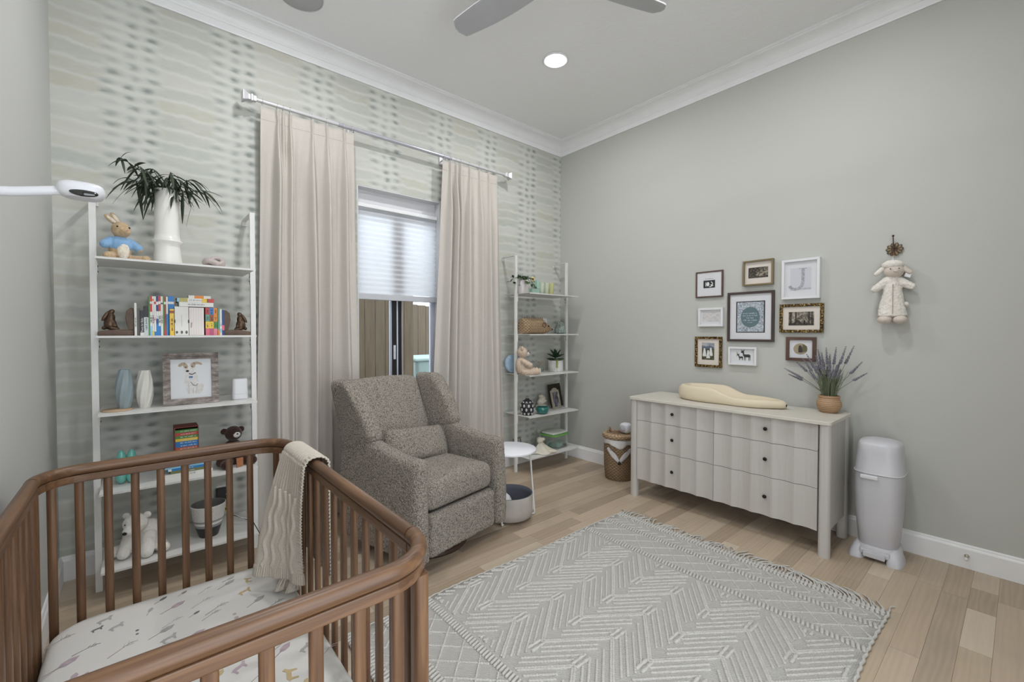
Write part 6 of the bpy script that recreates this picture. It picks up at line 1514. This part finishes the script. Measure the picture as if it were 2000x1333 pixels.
# ================================================================== crib blanket
def m_knit():
    t = NT('beige_cable_knit'); v = t.uv() ; p = t.obj()
    n_ = t.noise(p, 260, 2); t.bump(n_, .002, .8); return t.done(t.mix(n_, ph(176, 168, 155), ph(206, 198, 186)), .95, 0, .05)
M_KNIT = m_knit()
M_BL_TOP = [(0.505, 1.66, .895), (0.505, 1.925, .895)]
bk = thing('knit_blanket', 'beige cable-knit blanket draped over the far right corner of the crib rail', 'blanket', (.47, 1.79, .36))
BO = Vector(bk.location)
def knit(u, vv):
    """u 0..1 across (0 = far edge), vv 0..1 from the inner hem up over the rail and down outside"""
    LI, LT_, LOUT = .50, .10, .40; Lt = LI+LT_+LOUT; s_ = vv*Lt
    yr = 1.945 - .290*u
    if s_ < LI:
        f_ = s_/LI; g = 1-f_
        xb, yb = .335 + .125*u, 1.90 - .20*u; xt, yt = .448, yr
        x = xb*g + xt*f_ + .018*sin(pi*f_)*0; y = yb*g + yt*f_; z = .425 + (.872-.425)*f_
        fold = .009*g*sin(u*7.5 + .6) + .004*sin(u*17 + f_*3)*g; x -= fold*1.0 + .010*sin(pi*f_); y -= fold*.4
    elif s_ < LI+LT_:
        a = pi*(s_-LI)/LT_; x = .492 - .040*cos(a); z = .872 + .027*sin(a)*1.0; y = yr
    else:
        f_ = (s_-LI-LT_)/LOUT; x = .532 + .004*sin(u*9); y = yr - .03*f_*(u-.5); z = .872 - .42*f_
    # knit relief: cables, rib hem, rib edge
    h = 0.0; d_in = s_
    if d_in < .045: h = .0035*sin(u*2*pi*30)
    elif u > .90: h = .003*sin(s_*2*pi/.013)
    elif d_in < LI*.72 or s_ > LI+LT_:
        for c0 in (.18, .34, .50, .66, .80):
            w_ = c0 + .030*sin(s_*2*pi/.11 + (pi if int(c0*50) % 2 else 0)); e = (u-w_)/.020; h = max(h, .0075*exp(-e*e))
    else: h = .0016*sin(u*2*pi*12)
    k = -1 if s_ < LI+LT_*.5 else 1
    return (x + k*h*.9 - BO.x, y - BO.y, z + h*.35 - BO.z)
MB().grid(knit, 160, 260).build('knit_panel', M_KNIT, bk, solid=.006)
def under(u, vv):
    x = .425 + .048*u; y = 1.835 - .065*u; z = .372 + .085*vv; fold = .014*sin(u*11)*(1-vv); h = .0025*sin(u*2*pi*12) if vv < .45 else .003*sin(u*2*pi*4)
    return (x - fold - h - .03*(1-vv) - BO.x, y - fold*.5 - BO.y, z - BO.z)
MB().grid(under, 50, 16).build('under_fold', M_KNIT, bk, solid=.006)

# ================================================================== baby monitor on the left wall
bm_ = thing('baby_monitor', 'white overhead baby monitor camera on a wall arm above the crib', 'baby monitor', (XL, 1.45, 1.64))
M_MON = pl('white_monitor_plastic', (204, 204, 207), .3, var=.01)
hx = -.092 - XL
loft([(psec(.024, .027), .006), (psec(.031, .036), .010), (psec(.036, .0405), .018), (psec(.037, .042), .028), (psec(.034, .038), .036), (psec(.024, .028), .041), (psec(.008, .01), .042)]).xf(Matrix.Translation((hx, 0, .018))).build('camera_head', M_MON, bm_)
q = MB().ell((0, 0, 0), (.025, .006, .0095), None, 24, 12); q.xf(Matrix.Translation((hx+.006, -.0330, .0315)) @ Matrix.Rotation(R(-26), 4, 'X')); lw = q.build('lens_window', pl('gloss_black', (10, 10, 12), .08, k=.6, coat=1), bm_)
MB().tube([(0, .0, .006), (.06, 0, .008), (.13, 0, .020), (hx-.03, 0, .038)], .0105, 12).build('arm', M_MON, bm_); MB().tube([(.098, 0, .0115), (.102, 0, .0123)], .0122, 12).build('arm_joint', pl('grey_joint', (150, 150, 152), .5), bm_)
MB().box((.006, 0, .0), (.012, .05, .09)).build('wall_bracket', M_MON, bm_, bevel=.004)

# ================================================================== door stop on the baseboard
ds = thing('door_stop', 'small silver spring door stop on the right baseboard', 'door stop', (XR-.0165, .195, .072))
def hx_(i): a = i*.9; return (-.008 - .0009*i, .006*cos(a), .006*sin(a))
MB().tube([hx_(i) for i in range(46)], .0012, 5).build('spring', M_SILV, ds)
MB().lathe([(.001, 0), (.011, 0), (.010, .005), (.006, .009), (.001, .009)], 16).xf(Matrix.Rotation(-pi/2, 4, 'Y')).build('base', M_SILV, ds); MB().cap((-.050, 0, 0), (-.058, 0, 0), .008, .008, 12).build('rubber_tip', M_WHITE, ds)

# ================================================================== prints on the crib sheet
ZS = .212 + .1495; MO = Vector(mat_t.location)
PK_ = {n: pl('sheet_' + n, c_, .9, var=.1, vscale=60) for n, c_ in (('twig', (138, 132, 130)), ('grey', (162, 160, 157)), ('mauve', (170, 154, 160)), ('ochre', (182, 162, 124)), ('dark', (108, 104, 105)))}
def sheet_poly(pts, name, m):
    o = MB().prism(pts, ZS-.0004, ZS+.0006, 'z').build(name, m, mat_t); o.matrix_parent_inverse = Matrix.Translation(-MO); return o
def sprig(px, py, ang, L, kind, m):
    c_ = onz(px, py, ZS); a = R(ang); d = Vector((cos(a), sin(a))); s_ = Vector((-sin(a), cos(a)))
    if abs(c_.x - MO.x) > hwm - .03 or abs(c_.y - MO.y) > hlm - .03: return
    def P(u, w_): return (c_.x + d.x*u*L + s_.x*w_*L, c_.y + d.y*u*L + s_.y*w_*L)
    if kind == 'twig':
        sheet_poly([P(-.5, -.012), (P(.5, 0)), P(-.5, .012)], 'printed_twig', m)
        for t_, sg in ((.1, 1), (.2, -1), (.3, 1), (.38, -1)): sheet_poly([P(t_, 0), P(t_+.22, sg*.16), P(t_+.05, .01*sg)], 'printed_twig', m)
    elif kind == 'leaf':
        sheet_poly([P(-.5, -.01), P(.1, -.01), P(.1, .01), P(-.5, .01)], 'printed_stem', PK_['twig']); sheet_poly([P(-.1, 0), P(.05, .12), P(.3, .13), P(.5, 0), P(.3, -.13), P(.05, -.12)], 'printed_leaf', m)
    elif kind == 'animal':
        sheet_poly([P(-.4, .05), P(-.2, .16), P(.2, .15), P(.35, .3), (P(.45, .2)), P(.3, .02), P(.25, -.25), P(.17, -.25), P(.15, -.03), P(-.2, -.03), P(-.25, -.28), P(-.33, -.28), P(-.33, 0)], 'printed_animal', m)
    else:
        sheet_poly([P(.12*cos(2*pi*k/8), .12*sin(2*pi*k/8)) for k in range(8)], 'printed_spot', m)
hwm, hlm = (mx1-mx0)/2, (my1-my0)/2
for px, py, ang, L, kind, m in [
    (112, 1255, 40, .07, 'twig', 'twig'), (165, 1270, 25, .06, 'twig', 'dark'), (235, 1270, 40, .075, 'twig', 'twig'), (120, 1302, 35, .09, 'leaf', 'mauve'), (142, 1328, 80, .06, 'leaf', 'mauve'), (163, 1325, 70, .05, 'leaf', 'mauve'),
    (205, 1212, 20, .055, 'animal', 'grey'), (228, 1225, 25, .055, 'animal', 'grey'), (190, 1230, 15, .04, 'animal', 'dark'), (268, 1232, 0, .04, 'spot', 'dark'), (268, 1239, 0, .035, 'spot', 'dark'), (292, 1195, 70, .05, 'leaf', 'grey'),
    (338, 1187, 30, .085, 'leaf', 'mauve'), (392, 1178, 35, .07, 'twig', 'grey'), (314, 1173, 40, .05, 'leaf', 'dark'), (356, 1160, 40, .04, 'leaf', 'twig'), (398, 1154, 40, .05, 'twig', 'grey'), (442, 1142, 35, .075, 'leaf', 'grey'), (446, 1132, 25, .05, 'leaf', 'grey'),
    (316, 1235, 30, .08, 'leaf', 'grey'), (334, 1217, 35, .06, 'twig', 'grey'), (375, 1245, 30, .085, 'leaf', 'mauve'), (330, 1248, 20, .06, 'animal', 'grey'), (310, 1268, 30, .06, 'twig', 'grey'), (380, 1200, 35, .04, 'leaf', 'dark'), (420, 1190, 35, .075, 'twig', 'twig'), (410, 1203, 35, .06, 'twig', 'twig'), (458, 1200, 0, .05, 'spot', 'mauve'), (462, 1207, 0, .06, 'spot', 'mauve'),
    (484, 1134, 80, .05, 'animal', 'ochre'), (478, 1156, 20, .06, 'animal', 'ochre'), (500, 1175, 35, .08, 'leaf', 'grey'), (534, 1181, 30, .07, 'twig', 'dark'),
    (468, 1305, 30, .06, 'animal', 'mauve'), (428, 1320, 60, .05, 'leaf', 'ochre'), (550, 1258, 35, .07, 'twig', 'twig'), (550, 1272, 40, .08, 'leaf', 'mauve'), (596, 1266, 30, .05, 'animal', 'grey'), (638, 1272, 35, .07, 'twig', 'mauve'), (568, 1318, 80, .07, 'animal', 'ochre'), (505, 1320, 35, .06, 'twig', 'twig'), (682, 1325, 60, .05, 'leaf', 'mauve'), (600, 1330, 0, .08, 'spot', 'ochre')]:
    sprig(px, py, ang, L, kind, PK_[m])
